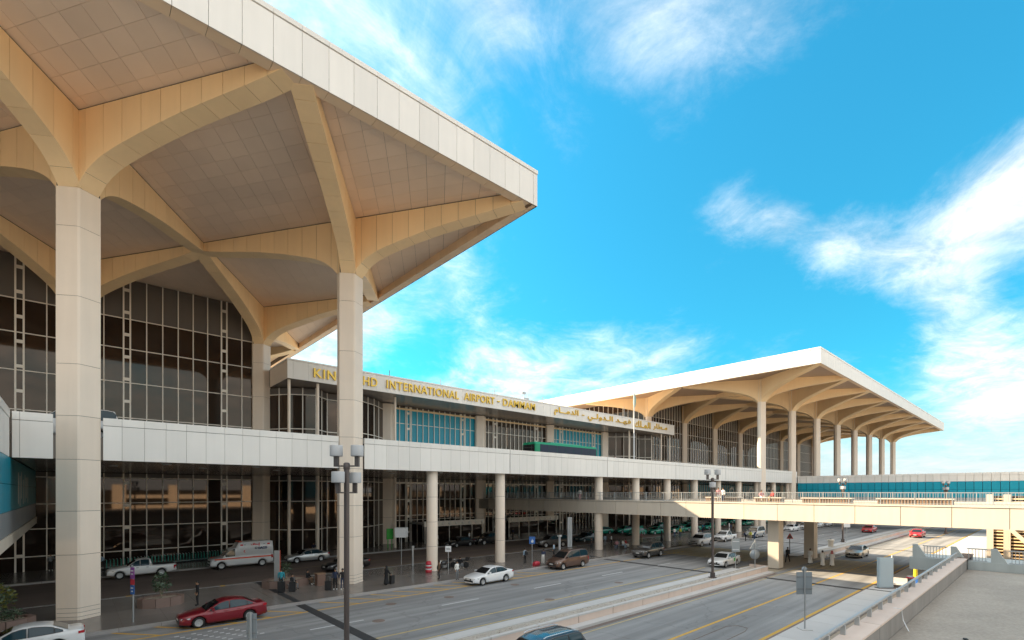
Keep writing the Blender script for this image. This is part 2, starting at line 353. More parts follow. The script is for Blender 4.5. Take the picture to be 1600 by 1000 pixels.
# painted markings, 4 mm above the road
def strip(mb, x0, x1, y0, y1, m, z=.006): mb.add([(x0, y0, z), (x1, y0, z), (x1, y1, z), (x0, y1, z)], [(0, 1, 2, 3)], m)
mk = MB()
strip(mk, -60, 50, 25.15, 25.32, M['paleyellow']); strip(mk, -60, 50, 23.28, 23.42, M['paleyellow'])
strip(mk, -60, 62, 33.85, 34.05, M['yellow'])
strip(mk, -60, 300, 14.1, 14.28, M['yellow']); strip(mk, -60, 300, 10.72, 10.92, M['yellow']); strip(mk, -60, 300, 18.1, 18.22, M['paleyellow'])
for k in range(-12, 30):
    strip(mk, 10.3 + k * 9.15, 10.3 + k * 9.15 + 3.3, 29.35, 29.5, M['white'])
for k in range(-6, 17):         # slanted hatching along the kerb
    x = 1.6 + k * 1.95
    if 11.2 < x < 12.6: continue
    mk.add([(x + 1.9, 34.05, .0062), (x + 2.12, 34.05, .0062), (x + .25, 36.3, .0062), (x, 36.3, .0062)][::1], [(0, 1, 2, 3)], M['yellow'])
strip(mk, -60, 16, 48.35, 48.47, M['yellow']); strip(mk, 17, 60, 53.9, 54.02, M['paleyellow']); strip(mk, 22, 60, 49.0, 49.1, M['paleyellow'])
for i in range(4):              # dotted chevrons by the red car
    for j in range(7): 
        x = 4.2 + i * .8 + j * .22; y = 33.0 - j * .42
        strip(mk, x, x + .22, y, y + .16, M['white'], .0064)
for i in range(9): strip(mk, 58 + i * 1.1, 58.55 + i * 1.1, 11.2, 18.0, M['paleyellow'], .0066)      # crossing under the bridge
for i in range(10): strip(mk, 58 + i * 1.1, 58.55 + i * 1.1, 24.2, 35.8, M['paleyellow'], .0066)
mk.build('road_markings', None, kind='structure')
y2 = MB()
for x, y in ((3.0, 47.35), (9.2, 47.2), (-.2, 36.45)): y2.box(x, x + .35, y, y + .30, .15, .168, M['yellow'])
y2.build('kerb_paint_mark', None, kind='structure')
M['joint_fill'] = mat('black_joint_filler', (.035, .035, .037), .8, var=.1)
jt = MB()
for x, y0, y1 in ((11.75, 22.9, 36.4), (47.9, 10.7, 18.4), (46.9, 22.9, 36.4), (84, 22.9, 36.4), (84, 10.7, 18.4)): jt.box(x, x + .62, y0, y1, .002, .014, M['joint_fill'])
for x, y0, y1 in ((11.8, 36.76, 47.2), (46.95, 36.76, 47.2)): jt.box(x, x + .45, y0, y1, .1, .158, M['joint_fill'])
jt.box(47.9, 48.2, 8.7, 10.4, .1, .158, M['joint_fill'])
jt.build('expansion_joint', None, kind='structure')
lp = MB(); lp.tube([(22.6, 12.0, .004), (28.8, 12.1, .004), (29.6, 12.3, .004), (29.7, 12.9, .004), (29.1, 13.3, .004), (22.5, 13.3, .004)], .022, M['asphalt2'], 5)
for x, y in ((14.2, 28.6), (21.4, 31.4), (28.5, 31.7), (26.5, 25.6), (36, 26.2), (17, 32.3)):
    lp.lathe([(0, .008), (.38, .008), (.40, .004)], M['asphalt2'], 14, (x, y, 0))
lp.build('road_loop_and_manholes', None, kind='structure')

# ------------------------------------------------------------------ pavilions
GX, GY = 17.66, 27.28; HX, HY = GX / 2, GY / 2
RL = math.hypot(HX, HY); UX, UY = HX / RL, HY / RL; RW = .625
ZS = 31.6
_U = [(.78, 26.9), (.85, 26.98), (.98, 27.11), (1.2, 27.36), (1.55, 27.70), (2.05, 28.05), (2.75, 28.40), (3.6, 28.69), (4.6, 28.96), (5.91, 29.27), (7.39, 29.58), (8.86, 29.85), (10.34, 30.07), (11.82, 30.26), (13.3, 30.45), (14.77, 30.68), (15.7, 30.85), (RL, 30.93)]
UNDER = [_U[0]]
for _i in range(len(_U) - 1):                    # Catmull-Rom through the measured points
    _p = [_U[max(_i - 1, 0)], _U[_i], _U[_i + 1], _U[min(_i + 2, len(_U) - 1)]]
    for _t in (.33, .67, 1.0):
        UNDER.append(tuple(.5 * (2 * _p[1][_k] + (_p[2][_k] - _p[0][_k]) * _t + (2 * _p[0][_k] - 5 * _p[1][_k] + 4 * _p[2][_k] - _p[3][_k]) * _t ** 2 + (3 * _p[1][_k] - _p[0][_k] - 3 * _p[2][_k] + _p[3][_k]) * _t ** 3) for _k in (0, 1)))
def under(s):
    for (a, za), (b, zb) in zip(UNDER, UNDER[1:]):
        if s <= b: return za + (zb - za) * max(0, s - a) / (b - a)
    return UNDER[-1][1]
def rib_poly(s0, s1, dz=0., ztop=ZS - .012):
    pts = [(s0, under(s0) + dz)] + [(s, z + dz) for s, z in UNDER if s0 < s < s1] + [(s1, under(s1) + dz)]
    return pts + [(s1, ztop), (s0, ztop)]
def rib_mesh(name, sx, sy, polys, hw, m):
    mb = MB()
    n = Vector((-sy * UY, sx * UX, 0))
    for poly in polys:
        mb.extr([Vector((sx * UX * s, sy * UY * s, z)) - n * hw for s, z in poly], n * 2 * hw, m)
    return mb.mesh(name)
NDIV = 11
RIBM = {}
def get_rib(sx, sy, detail, RE=0.):
    k = (sx, sy, detail, RE); RL_ = RL - RE
    if k not in RIBM:
        dz = .004 * (sx + 1) + .002 * (sy + 1)
        if detail:
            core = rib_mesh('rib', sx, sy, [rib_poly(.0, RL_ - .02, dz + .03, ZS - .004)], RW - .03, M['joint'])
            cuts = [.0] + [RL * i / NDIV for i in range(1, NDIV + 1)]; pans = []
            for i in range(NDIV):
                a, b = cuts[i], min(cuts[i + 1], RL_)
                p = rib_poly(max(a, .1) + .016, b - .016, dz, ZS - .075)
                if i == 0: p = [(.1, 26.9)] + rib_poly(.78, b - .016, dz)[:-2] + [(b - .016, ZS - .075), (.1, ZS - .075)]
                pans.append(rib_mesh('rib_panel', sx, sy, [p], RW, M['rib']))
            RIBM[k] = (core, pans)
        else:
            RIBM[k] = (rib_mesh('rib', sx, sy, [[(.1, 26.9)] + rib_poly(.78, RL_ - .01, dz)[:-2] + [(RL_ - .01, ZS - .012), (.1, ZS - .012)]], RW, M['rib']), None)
    return RIBM[k]
def hexa(k=0., cx=0., cy=0.):
    c, s = UY, UX
    fx, fy = 2 * RW * c, 2 * RW * s          # one face spans (fx, fy)
    e = .25
    pts = [(-.07, -(e + fy) + .05), (.07, -(e + fy) + .05), (fx, -e), (fx, e), (.07, e + fy - .05), (-.07, e + fy - .05), (-fx, e), (-fx, -e)]
    return [(cx + x * (1 - k), cy + y * (1 - k)) for x, y in pts]
ZCOL = [.15, .36, .62, .9, 4.2, 6.9, 10.1, 12.8, 16.0, 20.2, 24.5, 26.9]
_hx = {}
def column(parent, x, y, z0, z1, detail, up=True, cuts=ZCOL):
    mb = MB(); mb.prism(hexa(.03), z0, (ZS - .03 if up else z1), M['joint'] if detail else M['column'])
    if up:                                       # slim returns between the springing ribs
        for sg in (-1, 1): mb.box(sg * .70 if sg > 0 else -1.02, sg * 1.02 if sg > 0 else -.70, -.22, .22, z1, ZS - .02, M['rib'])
    if not detail and up: pass
    o = part('column', mb.mesh('column'), parent, (x, y, 0))
    if detail:
        cs = [z0] + [c for c in cuts if z0 < c < z1] + [z1]
        for a, b in zip(cs, cs[1:]):
            k = (round(a, 2), round(b, 2))
            if k not in _hx: _hx[k] = MB().prism(hexa(), a + .012, b - .012, M['column']).mesh('column_panel')
            part('column_panel', _hx[k], o, (x, y, 0))
    return o
def pavilion(name, label, loc, X0, ncol, rows, det, xl, xr, corner='right'):
    T = thing(name, label, 'airport terminal', loc)
    for i in range(ncol):
        for j in rows:
            x, y = X0 + i * GX, 41.55 + j * GY; d = det(i, j)
            column(T, x, y, .15, 26.9, d)
            for sx in (-1, 1):
                for sy in (-1, 1):
                    if j == 2 and sy > 0: continue
                    core, pans = get_rib(sx, sy, d, .55 if (j == 0 and sy < 0) or (i == ncol - 1 and sx > 0 and corner != 'both') or (corner == 'both' and ((i == 0 and sx < 0) or (i == ncol - 1 and sx > 0))) else 0.)
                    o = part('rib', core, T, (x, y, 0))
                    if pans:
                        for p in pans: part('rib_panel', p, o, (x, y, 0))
    return T
# --- near pavilion
NP = pavilion('near_terminal_pavilion', 'near terminal pavilion with arched tan ribs under a deep white flat roof', (9, 60, 0), .3 - GX * 2, 4, (0, 1, 2), lambda i, j: (i >= 1 and j <= 1), 0, 0)
FX = 27.43; FY = 27.85; ZB, ZT = 30.87, 33.72
mb = MB(); mb.box(-118, FX - .12, FY + .12, 111, ZS + .06, ZT - .06, M['roof']); mb.box(-118, FX - .05, FY + .05, 111.1, ZT - .06, ZT - .02, M['roof'])
mb.box(-118, FX - .8, FY + .8, 110.3, ZS + .035, ZS + .058, M['joint'])
mb.box(-118, FX - .02, FY + .02, FY + .78, ZB + .05, ZS + .05, M['joint']); mb.box(FX - .78, FX - .02, FY + .80, 110.9, ZB + .05, ZS + .05, M['joint'])
mb.build('roof_slab', NP)
X = 27.0; me = boxmesh('fascia_panel', 1.4717 - .022, .10, ZT - .36 - ZB, M['panel']); mc = boxmesh('coping_panel', 1.4717 - .012, .16, .29, M['panel']); mu = boxmesh('beam_panel', 1.4717 - .022, .78, .05, M['beam']); mi = boxmesh('beam_panel', 1.4717 - .022, .03, ZS - ZB, M['beam'])
boxpart('fascia_panel', 27.012, FX, FY, FY + .10, ZB, ZT - .36, M['panel'], NP); boxpart('coping_panel', 27.012, FX + .04, FY - .04, FY + .12, ZT - .29, ZT, M['panel'], NP)
boxpart('beam_panel', 26.63, FX, FY + .02, FY + .80, ZB, ZB + .05, M['beam'], NP)
rest = MB(); n = 0
while X > -116:
    X -= 1.4717
    if X > -9:
        part('fascia_panel', me, NP, (X, FY, ZB)); part('coping_panel', mc, NP, (X, FY - .04, ZT - .29)); part('beam_panel', mu, NP, (X, FY + .02, ZB)); part('beam_panel', mi, NP, (X, FY + .80, ZB + .02))
    else:
        rest.box(X, X + 1.45, FY, FY + .10, ZB, ZT - .36, M['panel']); rest.box(X, X + 1.46, FY - .04, FY + .12, ZT - .29, ZT, M['panel']); rest.box(X, X + 1.45, FY + .1, FY + .80, ZB, ZB + .05, M['beam'])
rest.build('fascia_panel', NP, kind='stuff')
Y = FY + .83; rest = MB(); n = 0
mu2 = boxmesh('beam_panel', .78, 1.5 - .022, .05, M['beam']); mi2 = boxmesh('beam_panel', .03, 1.5 - .022, ZS - ZB, M['beam'])
while Y < 109:
    if Y < 85: part('beam_panel', mu2, NP, (FX - .80, Y, ZB)); part('beam_panel', mi2, NP, (FX - .84, Y, ZB + .02))
    else: rest.box(FX - .80, FX - .02, Y, Y + 1.478, ZB, ZB + .05, M['beam'])
    Y += 1.5
rest.build('beam_panel', NP, kind='stuff')
boxpart('fascia_return', FX - .10, FX, FY + .11, 111, ZB, ZT - .36, M['panel'], NP); boxpart('coping_return', FX - .12, FX + .04, FY + .13, 111, ZT - .29, ZT, M['panel'], NP)
# soffit tiles on a rhombic grid along the ribs
def clip(poly, a, b, c):       # keep a*x+b*y<=c
    out = []
    for i in range(len(poly)):
        p, q = poly[i], poly[(i + 1) % len(poly)]; dp = a * p[0] + b * p[1] - c; dq = a * q[0] + b * q[1] - c
        if dp <= 0: out.append(p)
        if dp * dq < 0: t = dp / (dp - dq); out.append((p[0] + (q[0] - p[0]) * t, p[1] + (q[1] - p[1]) * t))
    return out
d1 = (HX / NDIV, HY / NDIV); d2 = (HX / NDIV, -HY / NDIV); g = .007
full = [(d1[0] * a + d2[0] * b, d1[1] * a + d2[1] * b) for a, b in ((g, g), (1 - g, g), (1 - g, 1 - g), (g, 1 - g))]
tile_me = MB().prism(full, 0, .035, M['soffit']).mesh('soffit_tile')
tiles = []
for a in range(-45, 60):
    for b in range(-60, 60):
        px, py = .3 + d1[0] * a + d2[0] * b, 41.55 + d1[1] * a + d2[1] * b
        cx, cy = px + d1[0], py
        if not (-22 < cx < 29 and 26 < cy < 98): continue
        poly = [(px + x, py + y) for x, y in full]
        c2 = clip(clip(poly, 1, 0, FX - .845), 0, -1, -(FY + .835))
        if len(c2) < 3: continue
        ar = abs(sum(c2[i][0] * c2[(i + 1) % len(c2)][1] - c2[(i + 1) % len(c2)][0] * c2[i][1] for i in range(len(c2)))) / 2
        if ar < .02: continue
        dep = .674 * cx + .739 * cy; lat = .739 * cx - .674 * cy
        vis = -1.12 < lat / dep < .2 and (768 - 764 * 23.5 / dep) > -40
        tiles.append((0 if vis else 1, dep, px, py, len(c2) == 4 and ar > 1.8, c2))
tiles.sort(key=lambda t: t[:2])
rest = MB()
for k, (v, dep, px, py, isfull, poly) in enumerate(tiles):
    if k < 300 and v == 0:
        if isfull: part('soffit_tile', tile_me, NP, (px, py, ZS))
        else: MB().prism(poly, ZS, ZS + .035, M['soffit']).build('soffit_tile', NP)
    else: rest.prism(poly, ZS, ZS + .035, M['soffit'])
rest.build('soffit_tile', NP, kind='stuff')
boxpart('soffit_slab', -118, -22, FY + .85, 110, ZS, ZS + .03, M['soffit'], NP)

# --- curtain walls
def curtain(T, x0, x1, y, zs, xs, ladders, indiv=True, top_spandrel=False, m_glass=None, beam=None, mw=.09):
    """glass panes between the mullions xs and transoms zs"""
    m_glass = m_glass or {}
    gl = MB(); n = 0
    for i, (a, b) in enumerate(zip(xs, xs[1:])):
        for j, (z0, z1) in enumerate(zip(zs, zs[1:])):
            sp = top_spandrel and j == len(zs) - 2
            m = M['spandrel'] if sp else m_glass.get(j, M['glass'])
            nm = 'spandrel_panel' if sp else ('banner_panel' if m in (M['blue'], M['blue_shaded']) else 'glass_pane')
            if indiv: boxpart(nm, a + .01, b - .01, y, y + .03, z0 + .01, z1 - .01, m, T)
            else: gl.box(a + .01, b - .01, y, y + .03, z0 + .01, z1 - .01, m)
    if gl.v: gl.build('glass_pane', T, kind='stuff')
    def mull(x, w, z0=zs[0], z1=zs[-1]):
        return boxpart('mullion', x - w / 2, x + w / 2, y - .16, y - .005, z0, z1, M['mullion'], T)
    rest = MB()
    for x in xs[1:-1]:
        if any(abs(x - l) < .5 for l in ladders): continue
        if indiv: mull(x, mw)
        else: rest.box(x - mw / 2, x + mw / 2, y - .16, y - .005, zs[0], zs[-1], M['mullion'])
    for l in ladders:
        for sg in (-.29, .29):
            o = mull(l + sg, .14)
        for z in [zs[0] + 1.4 + k * 2.45 for k in range(int((zs[-1] - zs[0] - 1.4) / 2.45) + 1)]:
            boxpart('mullion_rung', l - .22, l + .22, y - .13, y - .02, z, z + .32, M['mullion'], o)
    for z in zs[1:-1]:
        if indiv: boxpart('transom', x0, x1, y - .10, y - .004, z - .045, z + .045, M['mullion'], T)
        else: rest.box(x0, x1, y - .10, y - .004, z - .045, z + .045, M['mullion'])
    if rest.v: rest.build('mullion', T, kind='stuff')
YG = 69.0
for bx in (.3 - GX, .3):
    m = bx + HX
    xs = [bx + .9] + [m + k * 1.4717 for k in (-4.5, -3.5)] + [m - 4.65 + .29] + [m + k * 1.4717 - .02 for k in (-2, -1, 0, 1, 2)] + [m + 4.65 - .29, m + 4.65 + .29, m + 4.5 * 1.4717 + .1] + [bx + GX - .9]
    xs = [bx + .9, m - 6.62, m - 5.0 , m - 4.36, m - 2.94, m - 1.47, m, m + 1.47, m + 2.94, m + 4.36, m + 5.0, m + 6.62, bx + GX - .9]
    lad = (m - 4.68, m + 4.68)
    curtain(NP, bx + .9, bx + GX - .9, YG, [.15, 1.6, 4.35, 6.87, 9.6, 10.1], xs, lad, m_glass={4: M['spandrel']})
    curtain(NP, bx + .9, bx + GX - .9, YG, [11.6, 12.4, 16.24, 20.12, 23.85, 27.16, 31.55], xs, lad, top_spandrel=True)
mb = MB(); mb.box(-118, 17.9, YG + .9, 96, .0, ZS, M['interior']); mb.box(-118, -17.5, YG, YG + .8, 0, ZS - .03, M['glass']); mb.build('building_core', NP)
# glazed end wall of the near pavilion
curt = MB()
for k in range(16):
    y0 = 70.1 + k * 1.6
    for z0, z1 in ((11.6, 16.2), (16.2, 20.1), (20.1, 23.8), (23.8, 27.1), (27.1, 31.5)): curt.box(17.92, 17.96, y0 + .05, y0 + 1.55, z0 + .05, z1 - .05, M['glass'])
    curt.box(17.9, 18.05, y0 - .05, y0 + .05, 11.6, 31.5, M['mullion'])
curt.build('side_glazing', NP, kind='stuff')

# --- far pavilion
XF = 107.0
M['soffit_far'] = mat('shaded_brown_soffit', (.46, .33, .24), .6, var=.1)  # darker than the near soffit: shade of the rib recesses put into the colour
FP = pavilion('far_terminal_pavilion', 'far terminal pavilion with rows of arched columns and sunlit white roof edge', (170, 60, 0), XF, 8, (0, 1), lambda i, j: False, 0, 0, 'both')
fx0, fx1 = XF - 9.47, XF + 7 * GX + 9.47
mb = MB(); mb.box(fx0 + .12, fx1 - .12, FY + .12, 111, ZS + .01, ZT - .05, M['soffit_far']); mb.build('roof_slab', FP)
fr = MB(); lf = MB(); cp = MB(); X = fx0
while X < fx1 - .01:
    w = min(1.4717, fx1 - X); fr.box(X, X + w - .03, FY, FY + .1, ZB, ZT - .33, M['panel']); cp.box(X, X + w - .015, FY - .04, FY + .14, ZT - .29, ZT, M['panel']); X += 1.4717
Y = FY + .11
while Y < 111:
    lf.box(fx0, fx0 + .1, Y, Y + 1.44, ZB, ZT - .33, M['panel']); cp.box(fx0 - .04, fx0 + .14, Y + .04, Y + 1.495, ZT - .29, ZT, M['panel']); Y += 1.4717
fr.build('front_fascia', FP); lf.build('side_fascia', FP); cp.build('coping', FP)
bm_ = MB(); bm_.box(fx0 + .01, fx1, FY + .11, FY + .8, ZB + .01, ZS - .0, M['beam']); bm_.box(fx0 + .11, fx0 + .8, FY + .81, 111, ZB + .01, ZS, M['beam']); bm_.box(fx1 - .8, fx1, FY + .81, 111, ZB + .01, ZS, M['beam'])
bm_.box(fx0 + .05, fx1 - .05, FY + .05, FY + .1, ZB + .1, ZT - .3, M['joint']); bm_.build('edge_beam', FP)
for i in range(7):
    bx = XF + i * GX; n = 12
    xs = [bx + .9 + (GX - 1.8) * k / n for k in range(n + 1)]
    curtain(FP, bx + .9, bx + GX - .9, YG, [11.6, 16.24, 20.12, 23.85, 27.16, 31.55], xs, (), indiv=False, top_spandrel=True)
    curtain(FP, bx + .9, bx + GX - .9, YG, [.15, 4.35, 6.87, 10.1], xs, (), indiv=False, m_glass={2: M['blue']} if 1 <= i <= 5 else None)
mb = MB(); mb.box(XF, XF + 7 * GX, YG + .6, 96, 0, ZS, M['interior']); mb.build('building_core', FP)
curt = MB()                 # west-facing glazed end seen over the sign canopy
for k in range(16):
    y0 = 70.1 + k * 1.6
    for z0, z1 in ((11.6, 16.2), (16.2, 20.1), (20.1, 23.8), (23.8, 27.1), (27.1, 31.5)): curt.box(XF - .04, XF, y0 + .05, y0 + 1.55, z0 + .05, z1 - .05, M['glass'])
    curt.box(XF - .15, XF + .01, y0 - .06, y0 + .06, 11.6, 31.5, M['mullion'])
curt.build('side_glazing', FP, kind='stuff')

# --- middle block with the lettered canopy
MBK = thing('terminal_middle_block', 'low middle terminal block with lettered canopy between the two pavilions', 'airport terminal', (62, 66, 0))
SY, S0, S1, SZ0, SZ1 = 61.0, 18.75, 105.75, 21.55, 23.9
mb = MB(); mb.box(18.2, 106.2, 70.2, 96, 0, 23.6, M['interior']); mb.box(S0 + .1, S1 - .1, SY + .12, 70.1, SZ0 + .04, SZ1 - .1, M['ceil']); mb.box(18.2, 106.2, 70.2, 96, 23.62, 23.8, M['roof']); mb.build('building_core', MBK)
X = S0; me = boxmesh('sign_panel', 1.76 - .02, .10, SZ1 - SZ0 - .22, M['panel']); mc = boxmesh('sign_coping', 1.76 - .01, .15, .19, M['panel'])
k = 0; rest = MB()
boxpart('sign_panel', S0, S0 + .62, SY, SY + .1, SZ0, SZ1 - .22, M['panel'], MBK); boxpart('sign_coping', S0 - .03, S0 + .62, SY - .04, SY + .11, SZ1 - .19, SZ1, M['panel'], MBK)
X = S0 + .64
while X < S1 - 1.7:
    part('sign_panel', me, MBK, (X, SY, SZ0)); part('sign_coping', mc, MBK, (X, SY - .04, SZ1 - .19)); X += 1.76
boxpart('sign_panel', X, S1, SY, SY + .1, SZ0, SZ1 - .22, M['panel'], MBK); boxpart('sign_coping', X, S1 + .03, SY - .04, SY + .11, SZ1 - .19, SZ1, M['panel'], MBK)
for a in (S0, S1 - .1):
    boxpart('sign_return', a, a + .1, SY + .11, 67.9, SZ0, SZ1 - .22, M['column'], MBK); boxpart('sign_coping', a - .02, a + .12, SY + .12, 67.9, SZ1 - .19, SZ1, M['panel'], MBK)
PX = [17.96 + 17.81 * k for k in range(6)]
for k in (1, 2, 3, 4): column(MBK, PX[k], 68.83, .15, 21.5, k <= 2, up=False, cuts=[4.2, 6.9, 10.1, 12.8, 16.0])
for k in range(5):
    a, b = PX[k] + 1.0, PX[k + 1] - 1.0
    n = 15; xs = [a + (b - a) * i / n for i in range(n + 1)]
    lad = ((xs[2] + xs[3]) / 2, (xs[12] + xs[13]) / 2)
    if k in (0, 4):
        continue
    blue = k in (1, 3); mb_ = M['blue'] if k == 1 else M['blue_shaded']
    mg = {0: M['blue'], 1: M['blue'], 3: M['spandrel']} if blue else {3: M['spandrel']}
    curtain(MBK, a, b, YG + .2, [11.6, 15.5, 18.83, 21.0, 21.55][:4] + [21.53], xs, lad, indiv=(k == 1), m_glass={0: M['blue'], 1: M['blue'], 2: M['blue'], 3: M['spandrel']} if blue else {3: M['spandrel']}, mw=.10)
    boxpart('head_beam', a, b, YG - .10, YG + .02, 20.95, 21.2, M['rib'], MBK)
    curtain(MBK, a, b, YG + .2, [.15, 3.6, 4.35, 6.87, 9.4, 10.1], xs, lad, indiv=(k == 1), m_glass={4: M['spandrel']})
    boxpart('head_beam', a, b, YG - .10, YG + .02, 9.4, 9.62, M['mullion'], MBK)
# faceted glass lobbies at both ends of the middle block
def lobby(x0, x1, sgn):
    w = (x1 - x0)
    # plan zigzag from the column to the first pilaster
    pl = [(x0 + .9, 68.6), (x0 + 2.6, 66.2), (x0 + 5.4, 64.6), (x0 + 7.6, 66.6), (x0 + 9.6, 66.6), (x0 + 11.6, 64.6), (x0 + 14.2, 66.2), (x1 - 1.0, 68.6)]
    if sgn < 0: pl = [(x0 + x1 - x, y) for x, y in pl][::-1]
    for (z0, z1, mid) in ((11.6, 21.5, (16.2, 20.6)), (.15, 10.1, (3.2, 6.87, 9.5))):
        for (ax, ay), (bx, by) in zip(pl, pl[1:]):
            L_ = math.hypot(bx - ax, by - ay); n = max(1, round(L_ / 1.5)); ux, uy = (bx - ax) / L_, (by - ay) / L_
            zz = [z0] + list(mid) + [z1]
            for i in range(n):
                p0 = (ax + ux * L_ * i / n, ay + uy * L_ * i / n); p1 = (ax + ux * L_ * (i + 1) / n, ay + uy * L_ * (i + 1) / n)
                for j, (za, zb) in enumerate(zip(zz, zz[1:])):
                    m = M['spandrel'] if j == len(zz) - 2 else M['glass']
                    q = MB(); q.extr([(p0[0] + ux * .05, p0[1] + uy * .05, za + .04), (p1[0] - ux * .05, p1[1] - uy * .05, za + .04), (p1[0] - ux * .05, p1[1] - uy * .05, zb - .04), (p0[0] + ux * .05, p0[1] + uy * .05, zb - .04)], (-uy * .04, ux * .04, 0), m)
                    q.build('glass_pane' if m is M['glass'] else 'spandrel_panel', MBK)
                q = MB(); q.tube([(p0[0], p0[1], z0), (p0[0], p0[1], z1)], .07, M['mullion'], 6); q.build('mullion', MBK)
            q = MB()
            for z in mid: q.extr([(ax, ay - .06, z - .05), (bx, by - .06, z - .05), (bx, by - .06, z + .05), (ax, ay - .06, z + .05)], (-uy * .1, ux * .1, 0), M['mullion'])
            q.build('transom', MBK)
lobby(PX[0], PX[1], 1); lobby(PX[4], PX[5], -1)
for x, y in ((19.2, 61.9), (22.6, 61.9), (33.9, 63.2), (90.6, 63.2), (101.5, 61.9), (105.2, 61.9)):
    q = MB(); q.lathe([(.17, 11.6), (.17, SZ0)], M['column'], 12, (x, y, 0)); q.lathe([(.19, .15), (.19, 10.1)], M['column'], 12, (x, y, 0)); q.build('canopy_post', MBK)
# roof-top aerials
for x, h in ((32.2, .9), (40.5, .9), (50.9, .9), (62, 1.1), (86.5, 2.2), (90, .9)):
    q = MB(); q.tube([(x, 61.6, SZ1), (x, 61.6, SZ1 + h)], .05, M['metal'], 6); q.box(x - .12, x + .12, 61.5, 61.7, SZ1, SZ1 + .15, M['metal']); q.build('roof_spike', MBK)
q = MB(); q.box(57.6, 58.9, 61.8, 62.5, SZ1 + .0, SZ1 + .5, M['galv']); q.tube([(57.8, 62, SZ1), (57.8, 62, SZ1 + 1.6)], .06, M['galv'], 6); q.tube([(58.7, 62, SZ1), (58.7, 62, SZ1 + 1.3)], .06, M['galv'], 6); q.box(57.3, 58.2, 61.9, 62.1, SZ1 + 1.1, SZ1 + 1.5, M['galv']); q.build('roof_equipment', MBK)
# entrance canopies at street level of the middle block
def entrance(x0, x1):
    q = MB(); q.box(x0, x1, 64.6, 68.9, 3.0, 3.25, M['metal']); q.box(x0 - .1, x1 + .1, 64.4, 64.58, 2.75, 3.55, M['mullion']); q.build('entrance_canopy', MBK)
    for x in [x0 + .2 + (x1 - x0 - .4) * i / 5 for i in range(6)]:
        q = MB(); q.box(x - .05, x + .05, 64.62, 64.74, .15, 2.74, M['mullion']); q.build('door_post', MBK)
    for i in range(5):
        a = x0 + .25 + (x1 - x0 - .5) * i / 5
        boxpart('door_leaf', a, a + (x1 - x0 - .5) / 5 - .12, 64.66, 64.70, .15, 2.7, M['glass'], MBK)
    for i in range(9):
        q = MB(); q.lathe([(0, 0), (.22, 0), (.22, .06), (0, .06)], M['panel'], 10); q.xf(Matrix.Translation((x0 + .6 + i * (x1 - x0 - 1.2) / 8, 64.39, 3.15)) @ Matrix.Rotation(R(90), 4, 'X')); q.build('sign_disc', MBK)
entrance(39.5, 51.0); entrance(56.5, 69.0)

# ------------------------------------------------------------------ elevated roadway
ER = thing('elevated_roadway', 'elevated departures road with white panelled parapet in front of the terminal', 'elevated road', (60, 50, 0))
mb = MB(); mb.box(-60, 128, 41.5, 68.7, 10.16, 11.58, M['ceil']); mb.box(-60, 250, 41.5, 68.7, 11.58, 11.6, M['asphalt']); mb.box(128, 250, 41.5, 68.7, 10.3, 11.58, M['ceil']); mb.build('road_deck', ER)
cols = [.3, 17.96]; STEP = 17.66 / 15
def in_gap(x): return any(abs(x - c) < 1.16 for c in cols)
bx = [-2.6]; 
while bx[-1] < 134: bx.append(bx[-1] + STEP)
edges = []
segs = [(-2.62, -.86), (1.46, 16.80), (19.12, 36.25), (36.33, 53.98), (54.06, 71.9), (71.98, 89.6), (89.68, 126.9)]
me = {}
rest = MB()
for a, b in segs:
    xs = [a] + [x for x in [1.27 + STEP * .97 + STEP * k for k in range(-4, 120)] if a + .3 < x < b - .3] + [b]
    for x0, x1 in zip(xs, xs[1:]):
        if x0 < 62:
            boxpart('parapet_panel', x0 + .008, x1 - .008, 41.2, 41.3, 10.12, 12.33, M['panel'], ER); boxpart('coping_panel', x0 + .008, x1 - .008, 41.17, 41.49, 12.36, 12.84, M['panel'], ER)
        else:
            rest.box(x0 + .012, x1 - .012, 41.2, 41.3, 10.12, 12.33, M['panel']); rest.box(x0 + .012, x1 - .012, 41.17, 41.49, 12.36, 12.84, M['panel'])
    boxpart('parapet_core', a + .02, b - .02, 41.31, 41.48, 10.14, 12.8, M['joint'], ER)
rest.build('parapet_panel', ER, kind='stuff')
def drumcol(T, x, y, z1, r=.56, cuts=(2.63, 5.08, 7.57), m=None, detail=True):
    m = m or M['column']
    o = part('round_column', MB().lathe([(r - .02, .15), (r - .02, z1)], M['joint'], 24).mesh('round_column'), T, (x, y, 0))
    cs = [.15] + [c for c in cuts if c < z1 - .3] + [z1]
    if detail:
        for a, b in zip(cs, cs[1:]): part('column_drum', MB().lathe([(r, a + .012), (r, b - .012)], m, 32).mesh('column_drum'), o, (x, y, 0))
    else: part('column_drum', MB().lathe([(r, .16), (r, z1 - .01)], m, 18).mesh('column_drum'), o, (x, y, 0))
for x in (26.79, 35.75, 53.5): drumcol(ER, x, 42.3, 10.14)
for x in (62.3, 71.1, 80.0, 88.8, 97.6, 106.4, 115.3, 124.0): drumcol(ER, x, 42.3, 10.14, detail=False)
rl = MB()
for x in range(-17, 60, 2): rl.box(x, x + .05, 66.5, 66.55, 11.6, 12.9, M['mullion'])
rl.tube([(-17, 66.52, 12.9), (60, 66.52, 12.9)], .03, M['mullion'], 6); rl.build('guard_rail', ER)
dl = MB()
for x in range(2, 60, 6): dl.lathe([(0, 10.10), (.28, 10.10), (.30, 10.155)], M['galv'], 14, (x + .4, 50, 0)); dl.lathe([(0, 10.10), (.28, 10.10), (.30, 10.155)], M['galv'], 14, (x + 3.2, 44.5, 0))
dl.build('ceiling_light', ER)
